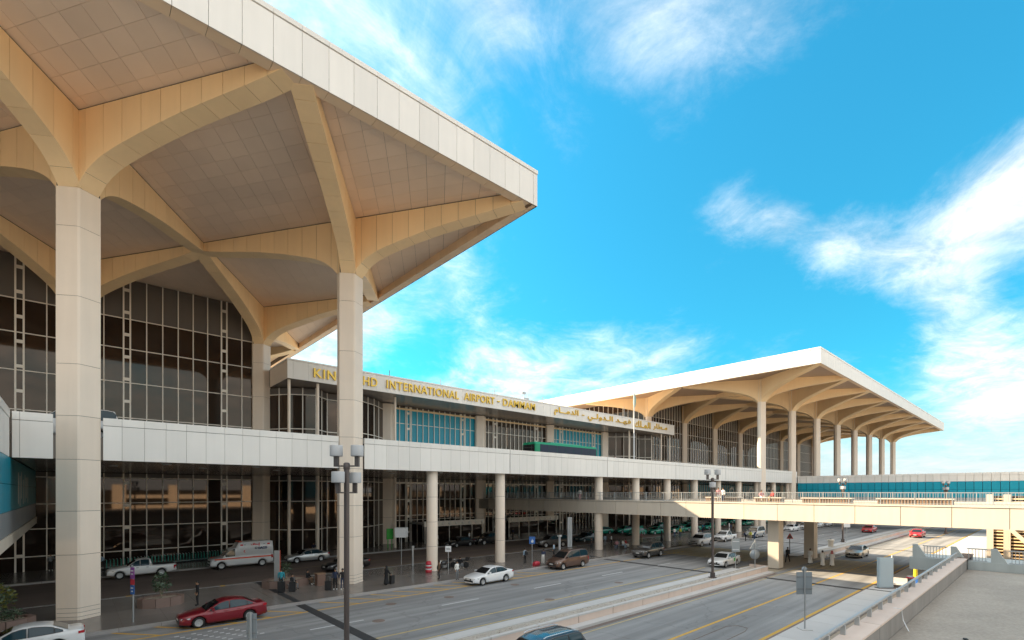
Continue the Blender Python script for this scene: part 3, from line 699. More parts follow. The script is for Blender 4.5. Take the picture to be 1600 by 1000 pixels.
# ------------------------------------------------------------------ open footbridge across the roads
BX0, BX1, BZ0, BZ1 = 52.8, 71.4, 5.18, 6.78
FB = thing('footbridge', 'wide open footbridge with cream panelled sides crossing above both roads', 'footbridge', (62, 20, 0))
mb = MB(); mb.box(BX0 + .1, BX1 - .1, -14, 68.6, BZ0 + .03, BZ1 + .05, M['conc']); mb.build('bridge_deck', FB)
Y = -14; jy = [5.65 + 3.33 * k for k in range(-6, 19)]
for a, b in zip(jy, jy[1:]):
    boxpart('side_panel', BX0, BX0 + .09, a + .02, b - .02, BZ0, BZ1, M['bridge'], FB); boxpart('side_panel', BX1 - .09, BX1, a + .02, b - .02, BZ0, BZ1, M['bridge'], FB)
    boxpart('edge_coping', BX0 - .05, BX0 + .45, a + .008, b - .008, BZ1 + .06, BZ1 + .22, M['bridge'], FB); boxpart('edge_coping', BX1 - .45, BX1 + .05, a + .008, b - .008, BZ1 + .06, BZ1 + .22, M['bridge'], FB)
for x in (BX0 + .2, BX1 - .2):
    q = MB(); Y = -13.6
    while Y < 66: q.box(x - .012, x + .012, Y, Y + .024, BZ1 + .22, BZ1 + 1.2, M['galv']); Y += .24
    q.build('baluster', FB, kind='stuff')
    q = MB(); q.box(x - .03, x + .03, -13.6, 66, BZ1 + 1.2, BZ1 + 1.25, M['galv']); q.box(x - .02, x + .02, -13.6, 66, BZ1 + .3, BZ1 + .33, M['galv']); q.build('handrail', FB)
    Y = -13.6
    while Y < 66: boxpart('rail_post', x - .05, x + .05, Y, Y + .07, BZ1 + .22, BZ1 + 1.28, M['galv'], FB); Y += 2.4
PY = [20.0, -2.0]
for y in PY:
    for x in (55.2, 66.3):
        o = boxpart('pier', x - .62, x + .62, y - .5, y + .5, 0, BZ0 + .03, M['joint'], FB)
        for sx in (-1, 1): boxpart('pier_cladding', x + (.02 if sx > 0 else -.66), x + (.66 if sx > 0 else -.02), y - .54, y + .54, .05, BZ0 + .01, M['bridge'], o)
for x, y in ((62.4, 30.5), (70.2, 30.5)): pass
# planters with slatted sides standing on the bridge
def slat_planter(x, y, ly, label):
    t = thing('slatted_planter', label, 'planter', (x, y, BZ1 + .05), 0, 'slatted planters on the footbridge')
    boxpart('planter_box', x - .5, x + .5, y - ly / 2, y + ly / 2, BZ1 + .06, BZ1 + .62, M['concw'], t)
    boxpart('seat_edge', x - .62, x + .62, y - ly / 2 - .1, y + ly / 2 + .1, BZ1 + .63, BZ1 + .72, M['bridge'], t)
    q = MB(); k = y - ly / 2 + .05
    while k < y + ly / 2: q.box(x - .56, x - .505, k, k + .10, BZ1 + .08, BZ1 + .6, M['timber']); k += .22
    q.build('slat', t, kind='stuff')
M['timber'] = mat('brown_timber', (.30, .19, .12), .7, var=.15)
slat_planter(55.2, 25.6, 3.6, 'brown slatted planter bench on the footbridge behind the lamp post')
slat_planter(55.2, 20.6, 2.6, 'short brown slatted planter bench above the first bridge pier')
slat_planter(55.2, 15.2, 4.2, 'brown slatted planter bench above the second bridge pier')
slat_planter(55.2, 8.4, 5.2, 'longest brown slatted planter bench near the right end of the footbridge')
# ------------------------------------------------------------------ enclosed footbridges with blue banners
def encl(name, label, xf, xb, y0, y1, zt=12.84, gap=.01):
    t = thing(name, label, 'footbridge', ((xf + xb) / 2, (y0 + y1) / 2, 0))
    sg = 1 if xb < xf else -1; lo, hi = min(xf, xb), max(xf, xb)
    mb = MB(); mb.box(lo + .15, hi - .15, y0, y1 if y1 < 60 else y1, 5.1, 10.0, M['interior']); mb.box(lo + .12, hi - .12, y0, 41.1, 10.0, zt - .14, M['roof']); mb.build('bridge_core', t)
    d = .1 * sg
    def fp(nm, y, w, z0, z1, m, off=0.): boxpart(nm, min(xf - off * sg, xf - off * sg - d), max(xf - off * sg, xf - off * sg - d), y + gap, y + w - gap, z0, z1, m, t)
    y = y0; k = 0
    while y < y1 - .1:
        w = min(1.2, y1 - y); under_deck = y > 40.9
        m = M['blue'] if not under_deck else M['blue_shaded']
        fp('banner_panel', y, w, 6.98, 8.52, m); fp('banner_panel', y, w, 8.56, 10.10, m)
        fp('base_panel', y, w, 5.65, 6.95, M['signback'])
        if y + w < 41.2: fp('fascia_panel', y, w, 10.12, zt - .51, M['panel'], -.02); fp('coping_panel', y, w, zt - .48, zt, M['panel'], -.05)
        y += 1.2
    y = y0
    while y < y1 - .1:
        w = min(3.6, y1 - y); fp('edge_beam', y, w, 5.0, 5.62, M['bridge'], -.08); y += 3.6
    return t
EB1 = encl('enclosed_footbridge', 'enclosed footbridge with blue banner wall at the left edge beside the first big column', -2.69, -15, -22, 68.4)
EB2 = encl('enclosed_footbridge', 'distant enclosed footbridge with long turquoise panelled wall below the far pavilion', 127.0, 140, -40, 41.1, 11.75, .035)
q = MB()
for y, z0, z1 in ((47, 7.3, 9.4), (48.4, 7.1, 9.2), (49.6, 7.6, 9.5), (51.4, 7.2, 9.0), (53.2, 7.3, 9.4), (54.6, 7.6, 9.2), (56.4, 7.2, 9.3)):
    q.box(-2.688, -2.68, y, y + .35, z0, z1, M['bridge'])
q.build('printed_motif', EB1)
# ring-shaped letters on the teal wall below the far pavilion
def ring(x, z, r0, r1, a0, a1, y):
    n = 28; q = MB(); out = [(x + r1 * math.cos(R(a0 + (a1 - a0) * i / n)), y, z + r1 * math.sin(R(a0 + (a1 - a0) * i / n))) for i in range(n + 1)]
    inn = [(x + r0 * math.cos(R(a0 + (a1 - a0) * i / n)), y, z + r0 * math.sin(R(a0 + (a1 - a0) * i / n))) for i in range(n + 1)]
    for i in range(n): q.extr([inn[i], inn[i + 1], out[i + 1], out[i]], (0, .05, 0), M['signback'])
    q.build('banner_letter', FP)
for x, a0, a1 in ((154.0, 0, 360), (168.5, 20, 330), (183.8, 0, 360)): ring(x, 7.7, 1.25, 1.95, a0, a1, 68.85)
q = MB(); q.extr([(138.5, 68.85, 6.9), (139.3, 68.85, 6.9), (141, 68.85, 9.2), (142.7, 68.85, 6.9), (143.5, 68.85, 6.9), (141.4, 68.85, 9.9), (140.6, 68.85, 9.9)], (0, .05, 0), M['signback']); q.build('banner_letter', FP)
# ------------------------------------------------------------------ flat concrete roof on the right, with its edge wall and rail
LR = thing('low_flat_roof_building', 'low building with bare grey concrete flat roof in the right foreground', 'building', (20, -10, 0))
boxpart('flat_roof', -12, 40.0, -40, 3.55, 3.1, 3.4, M['conc'], LR)
mb = MB(); mb.box(-12, 40.0, -40, 4.0, 0, 3.08, M['concw']); mb.build('wall', LR)
X = -12; me = boxmesh('edge_wall_block', 5.0 - .03, .50, .62, M['concw']); mc = boxmesh('edge_wall_cap', 5.0 - .03, .56, .06, M['pinkwall'])
while X < 38.5: part('edge_wall_block', me, LR, (X, 3.56, 3.4)); part('edge_wall_cap', mc, LR, (X, 3.53, 4.03)); X += 5.0
boxpart('edge_wall_block', X, 39.6, 3.56, 4.06, 3.4, 4.02, M['concw'], LR); boxpart('edge_wall_cap', X, 39.6, 3.53, 4.09, 4.03, 4.09, M['pinkwall'], LR)
RR = thing('roof_edge_rail', 'low silver pipe rail on short posts along the concrete roof edge', 'railing', (15, 4.0, 4.09))
q = MB(); q.box(-12, 39.6, 3.98, 4.05, 4.36, 4.42, M['galv']); q.build('rail_pipe', RR)
pm = boxmesh('rail_post', .08, .12, .27, M['galv']); X = -11.6
while X < 39.5: part('rail_post', pm, RR, (X, 3.95, 4.09)); X += 1.45
LW = thing('concrete_landing', 'pale blue-grey concrete landing with picket railing at the end of the flat roof', 'landing', (41, 2, 0))
boxpart('landing_beam', 40.05, 40.4, -14, 6.35, 3.12, 3.9, M['concb'], LW); boxpart('landing_slab', 40.41, 45, -14, 6.35, 3.2, 3.7, M['concb'], LW)
boxpart('landing_support', 41.2, 44.4, 1.5, 4.2, 0, 3.19, M['concw'], LW)
for y in (5.85, 4.0, 2.2):
    q = MB(); q.extr([(40.1, y + .35, 3.9), (40.1, y - .35, 3.9), (40.1, y + .1, 4.72), (40.1, y + .35, 4.72)], (.25, 0, 0), M['concb']); q.build('bracket_post', LW)
for ya, yb in ((4.5, 5.7), (2.7, 3.6), (-14, 1.8)):
    q = MB(); y = ya + .06
    while y < yb: q.box(40.2, 40.23, y, y + .03, 3.95, 4.62, M['galv']); y += .15
    q.build('picket', LW, kind='stuff'); boxpart('handrail', 40.18, 40.25, ya, yb, 4.62, 4.68, M['galv'], LW); boxpart('bottom_rail', 40.18, 40.25, ya, yb, 3.92, 3.96, M['galv'], LW)
# slatted stair tower beyond the bridge
SW = thing('slatted_stair_tower', 'sunlit stair enclosure of tan louvres beyond the footbridge on the right', 'stair tower', (78, 2, 0))
mb = MB(); mb.box(76.3, 86, -12, 4.9, 0, 7.6, M['joint']); mb.build('stair_core', SW)
for y in (4.9, 3.55, .75, -2.0, -5.0): boxpart('tower_post', 75.9, 76.5, y - .28, y + .28, 0, 7.8, M['bridge'], SW)
n = 0
for ya, yb in ((3.85, 4.6), (1.05, 3.25), (-1.7, .45), (-4.7, -2.3)):
    z = .4
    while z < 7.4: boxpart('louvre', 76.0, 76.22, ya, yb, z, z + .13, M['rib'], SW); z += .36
q = MB(); q.extr([(75.88, 4.4, 5.6), (75.88, 4.4, 5.0), (75.88, .6, .6), (75.88, .6, 1.2)], (-.25, 0, 0), M['bridge']); q.build('stair_stringer', SW)
# parking garage facing the terminal (behind the camera; seen in the terminal's glass)
PG = thing('parking_garage', 'sand coloured parking garage with open bays facing the terminal', 'parking garage', (40, -50, 0))
mb = MB(); mb.box(-150, 320, -70, -38.5, 0, 8.6, M['interior']); mb.build('garage_core', PG)
gw = MB(); rg = random.Random(5)
x = -150
while x < 320:
    w = rg.choice((1.6, 2.2, 3.0, 5.5, 9.0)); h = 8.9 + rg.choice((0, 0, 1.2, 2.6)); gw.box(x, x + w, -38.4, -37.3, 0, h, M['bridge']); x += w; b = rg.choice((5.2, 7.4, 9.8)); dz = rg.uniform(-.6, .6)
    if rg.random() < .75:
        for z in (0, 3.1 + dz, 6.2 + dz * .6): gw.box(x, x + b, -38.3, -37.6, z, z + rg.uniform(.9, 2.0), M['bridge'])
    x += b
gw.build('garage_front', PG)
# ------------------------------------------------------------------ vehicles (front towards local -X)
def paint(name, col, rough=.32, metal=0.): return mat(name, col, rough, metal, var=0, coat=.8)
PT = {'white': paint('white_car_paint', (.80, .81, .82)), 'red': paint('dark_red_car_paint', (.21, .004, .015), .3, .2), 'black': paint('black_car_paint', (.012, .012, .014)),
      'silver': paint('silver_car_paint', (.52, .54, .55), .3, .5), 'bronze': paint('bronze_van_paint', (.16, .095, .07), .3, .5), 'grey': paint('dark_grey_car_paint', (.10, .095, .09), .3, .4),
      'green': paint('green_taxi_paint', (.0, .28, .19)), 'gold': paint('pale_gold_car_paint', (.60, .56, .48), .3, .4), 'blue': paint('dark_blue_car_paint', (.03, .05, .065), .25, .4),
      'brightred': paint('bright_red_car_paint', (.55, .02, .02)), 'teal': paint('dark_teal_car_paint', (.02, .07, .09))}
M['tyre'] = mat('tyre_rubber', (.014, .014, .015), .75, var=0); M['rimm'] = mat('alloy_rim', (.55, .56, .57), .3, .6, var=0)
M['plastic'] = mat('black_plastic_trim', (.02, .02, .022), .5, var=0); M['head'] = mat('headlight_lens', (.65, .68, .70), .1, .2, var=0, coat=.5)
M['tail'] = mat('red_taillight_lens', (.45, .01, .02), .15, var=0, coat=.5); M['chrome'] = mat('chrome_trim', (.7, .7, .7), .15, 1., var=0); M['plate'] = mat('number_plate', (.75, .75, .72), .4, var=0)
M['orange'] = mat('orange_red_stripe', (.75, .09, .02), .4, var=0); M['redtxt'] = mat('red_lettering', (.65, .02, .03), .4, var=0); M['navytxt'] = mat('navy_lettering', (.02, .03, .10), .4, var=0)
def interp(pr, x):
    if x <= pr[0][0]: return pr[0][1]
    for (a, za), (b, zb) in zip(pr, pr[1:]):
        if x <= b: return za + (zb - za) * (x - a) / max(1e-6, b - a)
    return pr[-1][1]
KIND = {
 'sedan': dict(L=4.68, W=1.82, wr=.33, wx=(.93, 3.64), sill=.22, top=[(0, .60), (.06, .70), (.4, .79), (.8, .86), (1.25, .925), (2.3, .945), (3.4, .985), (3.95, 1.03), (4.45, 1.045), (4.62, 1.0), (4.68, .72)],
               cab=[(1.22, .90), (2.05, 1.36), (2.35, 1.435), (2.75, 1.46), (3.15, 1.43), (3.45, 1.37), (4.12, 1.02)], wk=.19, bp=2.55, cp=3.52, spokes=9),
 'suv': dict(L=5.05, W=1.98, wr=.39, wx=(.98, 3.92), sill=.34, top=[(0, .75), (.05, .95), (.3, 1.06), (1.0, 1.13), (1.45, 1.16), (2.5, 1.18), (4.0, 1.20), (4.85, 1.22), (5.0, 1.15), (5.05, .85)],
               cab=[(1.42, 1.12), (2.1, 1.66), (2.45, 1.77), (3.0, 1.81), (4.3, 1.78), (4.62, 1.72), (4.98, 1.16)], wk=.16, bp=2.75, cp=3.75, spokes=6, dp=4.62, rack=True),
 'minivan': dict(L=5.1, W=1.92, wr=.34, wx=(.85, 3.95), sill=.26, top=[(0, .62), (.06, .82), (.35, .97), (.95, 1.10), (1.3, 1.16), (3, 1.2), (4.6, 1.22), (5.02, 1.18), (5.1, .85)],
               cab=[(1.0, 1.08), (1.95, 1.74), (2.3, 1.87), (2.9, 1.92), (4.4, 1.90), (4.8, 1.84), (5.06, 1.16)], wk=.12, bp=2.35, cp=3.6, spokes=6, dp=4.85),
 'pickup': dict(L=5.25, W=1.86, wr=.37, wx=(.90, 4.02), sill=.36, top=[(0, .72), (.05, .88), (.35, 1.0), (1.1, 1.08), (1.5, 1.12), (3.25, 1.13), (3.32, 1.10), (5.15, 1.10), (5.22, 1.06), (5.25, .7)],
               cab=[(1.38, 1.08), (2.1, 1.62), (2.35, 1.72), (2.7, 1.755), (3.05, 1.73), (3.2, 1.68), (3.34, 1.10)], wk=.15, bp=2.4, cp=3.1, spokes=7, bed=(3.42, 5.12)),
 'ambulance': dict(L=6.0, W=2.05, wr=.40, wx=(.98, 4.85), sill=.36, top=[(0, .70), (.05, 1.0), (.35, 1.12), (.9, 1.20), (1.25, 1.28), (3, 1.34), (5.9, 1.34), (6.0, .8)],
               cab=[(1.1, 1.22), (1.72, 1.98), (2.0, 2.1), (2.35, 2.2), (2.55, 2.62), (2.9, 2.74), (5.7, 2.74), (5.92, 2.68), (5.985, 1.34)], wk=.06, bp=2.25, cp=None, spokes=6),
}
_wheel = {}
def wheel_meshes(r, sp):
    k = (r, sp)
    if k in _wheel: return _wheel[k]
    rot = Matrix.Rotation(R(90), 4, 'X'); w = .11
    t = MB().lathe([(r * .62, -w), (r * .9, -w), (r * .97, -w * .8), (r, -w * .5), (r, w * .5), (r * .97, w * .8), (r * .9, w), (r * .62, w), (r * .6, w * .6), (r * .6, -w * .6)], M['tyre'], 22).xf(rot).mesh('tyre')
    q = MB(); q.lathe([(0, -.01), (r * .62, -.01), (r * .62, .01), (0, .01)], M['plastic'], 18); q.lathe([(r * .56, w * .2), (r * .64, w * .95), (r * .66, w), (r * .58, w), (r * .54, w * .3)], M['rimm'], 22)
    for i in range(sp):
        a = 2 * math.pi * i / sp; c, s = math.cos(a), math.sin(a); d = .030 if sp > 6 else .05
        q.extr([(c * .03 - s * d, s * .03 + c * d, w * .55), (c * .03 + s * d, s * .03 - c * d, w * .55), (c * r * .6 + s * d * .8, s * r * .6 - c * d * .8, w * .8), (c * r * .6 - s * d * .8, s * r * .6 + c * d * .8, w * .8)], (0, 0, -.04), M['rimm'])
    q.lathe([(0, w * .5), (.05, w * .5), (.05, w * .75), (0, w * .75)], M['rimm'], 10); q.xf(rot)
    _wheel[k] = (t, q.mesh('rim')); return _wheel[k]
def car(kind, col, label, x, y, rz=0., group=None, name=None, cat='car', z=0.):
    K = KIND[kind]; L, W = K['L'], K['W']; P = PT[col]; h = W / 2
    T = thing(name or {'sedan': 'parked_car', 'suv': 'sport_utility_vehicle', 'minivan': 'minivan', 'pickup': 'pickup_truck', 'ambulance': 'ambulance'}[kind], label, cat, (x, y, z), R(rz), group)
    def lp(nm, mb, par=T): return mb.build(nm, par, world=False)
    plan = [(0, .74), (.06, .83), (.18, .91), (.5, .97), (1.1, 1.0), (L - .8, 1.0), (L - .25, .955), (L - .05, .90), (L, .82)]
    ra = K['wr'] + .055
    def zb(x):
        z = K['sill'] + (.10 * (1 - x / .5) if x < .5 else 0) + (.12 * (1 - (L - x) / .5) if x > L - .5 else 0)
        for wx in K['wx']:
            d = abs(x - wx)
            if d < ra: z = max(z, K['wr'] + math.sqrt(ra * ra - d * d))
        return z
    def half(x, o=0.):
        w = interp(plan, x) * h; zt = interp(K['top'], x); b = zb(x); zm = max(.66 * zt, b + .035); zt = max(zt, zm + .04); fl = K['sill'] + .02
        return [(0, fl), (.70 * w, fl), (.70 * w, max(fl, b)), (.965 * w + o, b), (.995 * w + o, b + (zm - b) * .5), (1.0 * w + o, zm), (.975 * w + o, zm + (zt - zm) * .55), (.94 * w + o, zt - .025), (.86 * w, zt + .004), (0, zt + .02)]
    def ring(x, hp): return [(x - L / 2, -a, b) for a, b in hp] + [(x - L / 2, a, b) for a, b in hp[::-1]]
    st = sorted(set([round(i * L / 34, 3) for i in range(35)] + [round(wx + ra * math.cos(R(a)), 3) for wx in K['wx'] for a in (0, 8, 20, 35, 50, 70, 90, 110, 130, 145, 160, 172, 180)] + [.06, L - .05]))
    mb = MB(); mb.loft([ring(x, half(x)) for x in st], P)
    cab = K['cab']; c0, c1 = cab[0][0], cab[-1][0]; zr = max(z for _, z in cab)
    def belt(x): return interp(K['top'], min(max(x, 0), L))
    wb = h * .90
    def hw(z, zb0): return wb - (z - zb0) * K['wk'] * h / .45 * (1 if kind != 'ambulance' else .6)
    cst = sorted(set([x for x, _ in cab] + [c0 + (c1 - c0) * i / 22 for i in range(23)]))
    zb0 = belt((c0 + c1) / 2)
    def crow(x):
        z = interp(cab, x); zl = min(belt(x) - .03, z - .002); a = hw(max(zl, zb0 - .03), zb0)
        return ring(x, [(0, zl - .02), (a, zl - .02), (hw(max(z - .05, zl), zb0), max(z - .05, zl)), (hw(z, zb0) - .045, max(z - .012, zl)), (hw(z, zb0) - .16, z), (0, z + .012)])
    mb.loft([crow(x) for x in cst], P)
    body = lp('body', mb)
    GL = M['glass_clear']
    # windows
    def roofz(x): return interp(cab, x)
    def sidewin(x0, x1, zl=None, zu=None):
        xs = [x0 + (x1 - x0) * i / 8 for i in range(9)]
        for s in (-1, 1):
            lo = [(x, (zl or belt(x) + .02)) for x in xs]; up = [(x, max(min(roofz(x) - .085, zu or 9), (zl or belt(x) + .02) + .015)) for x in xs]
            vs = [(x - L / 2, s * (hw(z, zb0) + .012), z) for x, z in lo + up]; n = len(xs)
            q = MB(); q.add(vs, [(i, i + 1, n + i + 1, n + i) for i in range(n - 1)], GL); lp('window', q)
            e = .03; lo2 = [(xs[0] - e, lo[0][1] - e)] + [(x, z_ - e) for x, z_ in lo[1:-1]] + [(xs[-1] + e, lo[-1][1] - e)]; up2 = [(xs[0] - e, up[0][1] + e * .6)] + [(x, z_ + e) for x, z_ in up[1:-1]] + [(xs[-1] + e, up[-1][1] + e * .6)]
            q = MB(); q.add([(x - L / 2, s * (hw(z, zb0) + .007), z) for x, z in lo2 + up2], [(i, i + 1, n + i + 1, n + i) for i in range(n - 1)], M['plastic']); lp('window_trim', q)
    bp, cp = K['bp'], K['cp']; fx = c0 + (cab[1][0] - c0) * .22
    sidewin(fx + .14, bp - .04)
    if cp:
        sidewin(bp + .05, cp - (.02 if kind == 'sedan' else .04))
        if K.get('dp'): sidewin(cp + .05, K['dp'])
        elif kind == 'sedan': sidewin(cp + .03, cp + .30)
    def slope(i0, i1, name, sgn, f0=.10, f1=.96):
        (xa, za), (xb, zb_) = cab[i0], cab[i1]; pts = []
        for f in (f0, f1): 
            x = xa + (xb - xa) * f; z = za + (zb_ - za) * f; w = hw(z, zb0) - .10; pts.append((x, z, w))
        nx, nz = (-(zb_ - za), (xb - xa)); l = math.hypot(nx, nz); nx, nz = nx / l * .014, nz / l * .014
        if nz < 0: nx, nz = -nx, -nz
        q = MB(); q.add([(x - L / 2 + nx, s * w, z + nz + .012) for x, z, w in pts for s in (-1, 1)], [(0, 1, 3, 2)], M['glass_dark']); lp(name, q)
    slope(0, 1, 'windscreen', -1, .12 if kind != 'ambulance' else .16)
    slope(len(cab) - 1, len(cab) - 2, 'rear_window', 1, .14, .95)
    # doors
    def door(x0, x1):
        xs = [x0 + (x1 - x0) * i / 6 for i in range(7)]
        for s in (-1, 1):
            rows = []
            for x in xs:
                hp = half(x, .007); b = zb(x); rows.append([hp[3], hp[4], hp[5], hp[6], hp[7]])
            vs = []; 
            for x, r in zip(xs, rows):
                for k, (a, z_) in enumerate(r): vs.append((x - L / 2, s * a, z_ + (.07 if k == 0 else 0)))
            q = MB(); q.add(vs, [(i * 5 + k, i * 5 + k + 1, (i + 1) * 5 + k + 1, (i + 1) * 5 + k) for i in range(6) for k in range(4)], P, True); d = lp('door', q)
            xh = x1 - .2; hp = half(xh, .02); q = MB(); q.box(xh - .09 - L / 2, xh + .09 - L / 2, s * hp[6][0] - .012, s * hp[6][0] + .012, hp[6][1] + .0, hp[6][1] + .035, P if kind == 'sedan' else M['plastic']); lp('door_handle', q, d)
    door(fx + .12 if kind != 'ambulance' else 1.3, bp - .012)
    if cp: door(bp + .012, min(cp + .05, K['wx'][1] - ra - .01) if kind in ('sedan', 'pickup') else min(cp, K['wx'][1] - ra - .01))
    elif kind == 'ambulance': door(2.9, 4.2)
    # wheels
    tm, rm = wheel_meshes(K['wr'], K['spokes'])
    for wx in K['wx']:
        for s in (-1, 1):
            w = part('wheel', tm, T, (wx - L / 2, s * (h - .135), K['wr']), world=False); w.rotation_euler = (0, 0, 0 if s < 0 else math.pi)
            part('rim', rm, w, (0, 0, 0), world=False)
    # lights, grille, bumpers, plates, mirrors
    hz = belt(.12) - .09
    for s in (-1, 1):
        w0 = interp(plan, .05) * h; w1 = interp(plan, .55) * h; z1 = belt(.5)
        q = MB(); q.loft([[(.02 - L / 2, s * w0 * .60, hz - .10), (.02 - L / 2, s * w0 * .60, hz), (.06 - L / 2, s * w0 * 1.0, hz + .03), (.06 - L / 2, s * w0 * 1.0, hz - .09)],
                          [(.55 - L / 2, s * w1 * .90, hz - .04), (.55 - L / 2, s * w1 * .90, min(z1 - .05, hz + .06)), (.50 - L / 2, s * w1 * 1.006, min(z1 - .06, hz + .05)), (.50 - L / 2, s * w1 * 1.006, hz - .03)]], M['head'], smooth=False); lp('headlight', q)
        tz = belt(L - .1) - (.12 if kind == 'sedan' else .30); w0 = interp(plan, L - .02) * h; w1 = interp(plan, L - .30) * h
        q = MB(); th = .13 if kind == 'sedan' else .36; q.loft([[(L / 2 + .004, s * w0 * .58 if kind == 'sedan' else s * w0 * .86, tz - th / 2), (L / 2 + .004, s * w0 * .58 if kind == 'sedan' else s * w0 * .86, tz + th / 2), (L / 2 - .03, s * w0 * 1.03, tz + th / 2), (L / 2 - .03, s * w0 * 1.03, tz - th / 2)],
                          [(L / 2 - .26, s * w1 * .93, tz - th / 2), (L / 2 - .26, s * w1 * .93, tz + th / 2), (L / 2 - .26, s * w1 * 1.008, tz + th / 2), (L / 2 - .26, s * w1 * 1.008, tz - th / 2)]], M['tail'], smooth=False); lp('taillight', q)
        xm = c0 + .42; zm = belt(xm) + .10; q = MB(); q.box(xm - .07 - L / 2, xm + .07 - L / 2, min(s * wb, s * (wb + .24)), max(s * wb, s * (wb + .24)), zm - .07, zm + .07, P if kind != 'ambulance' else M['plastic']); lp('wing_mirror', q)
    g0 = interp(plan, .0) * h
    q = MB(); q.box(-L / 2 - .012, -L / 2 + .05, -g0 * .55, g0 * .55, hz - .16, hz - .01, M['plastic'] if kind != 'suv' else M['chrome'])
    if kind == 'suv':
        for k in range(3): q.box(-L / 2 - .02, -L / 2 - .01, -g0 * .5, g0 * .5, hz - .15 + k * .045, hz - .13 + k * .045, M['plastic'])
    lp('grille', q)
    q = MB(); zl = zb(0); q.loft([[(-L / 2 - .015, -g0 * .9, zl + .02), (-L / 2 - .015, g0 * .9, zl + .02), (-L / 2 - .015, g0 * .9, zl + .16), (-L / 2 - .015, -g0 * .9, zl + .16)], [(-L / 2 + .2, -h * .88, zl - .02), (-L / 2 + .2, h * .88, zl - .02), (-L / 2 + .2, h * .88, zl + .1), (-L / 2 + .2, -h * .88, zl + .1)]], M['plastic'], smooth=False); lp('lower_grille', q)
    q = MB(); q.box(L / 2 - .2, L / 2 + .02, -h * .80, h * .80, zb(L) - .02, zb(L) + .13, M['plastic']); lp('rear_bumper', q)
    for sx in (-1, 1):
        q = MB(); q.box(sx * (L / 2 + .022) - .006, sx * (L / 2 + .022) + .006, -.22, .22, zl + .17 if sx < 0 else .62, zl + .28 if sx < 0 else .73, M['plate']); lp('number_plate', q)
    if K.get('rack'):
        q = MB()
        for s in (-1, 1): q.tube([(2.3 - L / 2, s * .62, 1.80), (2.5 - L / 2, s * .63, 1.855), (4.2 - L / 2, s * .63, 1.835), (4.5 - L / 2, s * .62, 1.76)], .025, M['chrome'], 6)
        lp('roof_rail', q)
    if K.get('bed'):
        a, b = K['bed']; q = MB(); q.box(a - L / 2, b - L / 2, -h * .80, h * .80, 1.06, 1.124, M['plastic']); lp('bed_liner', q)
    return T
def txt(s, size, m, name, parent, mtx, ext=.01, off=0., align='LEFT', fit=None):
    cu = bpy.data.curves.new('t', 'FONT'); cu.body = s; cu.size = size; cu.extrude = ext; cu.offset = off; cu.align_x = align; cu.resolution_u = 2
    o = bpy.data.objects.new('t', cu); COL.objects.link(o); dg = bpy.context.evaluated_depsgraph_get(); dg.update()
    me = bpy.data.meshes.new_from_object(o.evaluated_get(dg)); bpy.data.objects.remove(o); bpy.data.curves.remove(cu)
    if fit:
        xs = [v.co.x for v in me.vertices]; k = fit / (max(xs) - min(xs))
        for v in me.vertices: v.co.x *= k
    me.materials.clear(); me.materials.append(m)
    o = part(name, me, parent, None, world=False); o.matrix_local = mtx; return o
WD = {}
car('sedan', 'red', 'dark red sedan stopped at the kerb with open driver window', 6.95, 35.05)
car('sedan', 'white', 'white sedan cut off by the bottom left corner of the picture', -1.85, 34.65, 0)
car('sedan', 'white', 'white sedan pulled up at the kerb between the round columns', 27.55, 34.15, 2)
car('minivan', 'bronze', 'bronze brown minivan parked at the kerb', 39.3, 35.25, 0, cat='van')
car('suv', 'grey', 'dark grey brown SUV waiting near the kerb beneath the footbridge shadow', 53.1, 34.2, 3)
car('suv', 'white', 'white SUV stopped under the footbridge ahead of the white pickup', 70.0, 36.0, 2)
car('pickup', 'white', 'white pickup under the footbridge with people at its tail', 79.2, 36.5, 0, cat='pickup truck')
car('minivan', 'silver', 'silver minivan farthest along the kerb beside a white column', 90.2, 36.1, 2, cat='van')
TX = car('sedan', 'white', 'white taxi with green and yellow door emblem beside the gravel median', 52.9, 24.5, 0, cat='taxi', name='taxi')
car('sedan', 'gold', 'pale gold sedan driving out from under the footbridge', 72.4, 16.65, 1)
car('sedan', 'brightred', 'red car seen under the footbridge on the far kerbside road', 117.6, 25.0, 0)
car('sedan', 'brightred', 'red car on the sunlit lower road beyond the footbridge', 111.2, 16.5, 0)
car('suv', 'blue', 'dark blue SUV cut off by the bottom edge on the lower road', 15.1, 15.35, 0)
car('pickup', 'white', 'white crew cab pickup parked by the trolley row', 4.95, 58.9, 0, cat='pickup truck')
car('sedan', 'silver', 'silver sedan parked behind the ambulance', 20.15, 58.55, 0)
car('sedan', 'black', 'black sedan half hidden behind the second big square column', 21.0, 49.6, 4)
car('sedan', 'black', 'black sedan at the entrance doors behind the first round column', 42.4, 60.0 - .6, 8)
car('suv', 'black', 'black SUV behind the second round column', 47.6, 59.2, 2)
car('suv', 'grey', 'dark SUV with brown reflections parked left of the tall grey kiosk', 52.2, 50.0, -14)
car('sedan', 'teal', 'dark teal sedan behind the tall grey kiosk', 62.0, 51.6, 0)
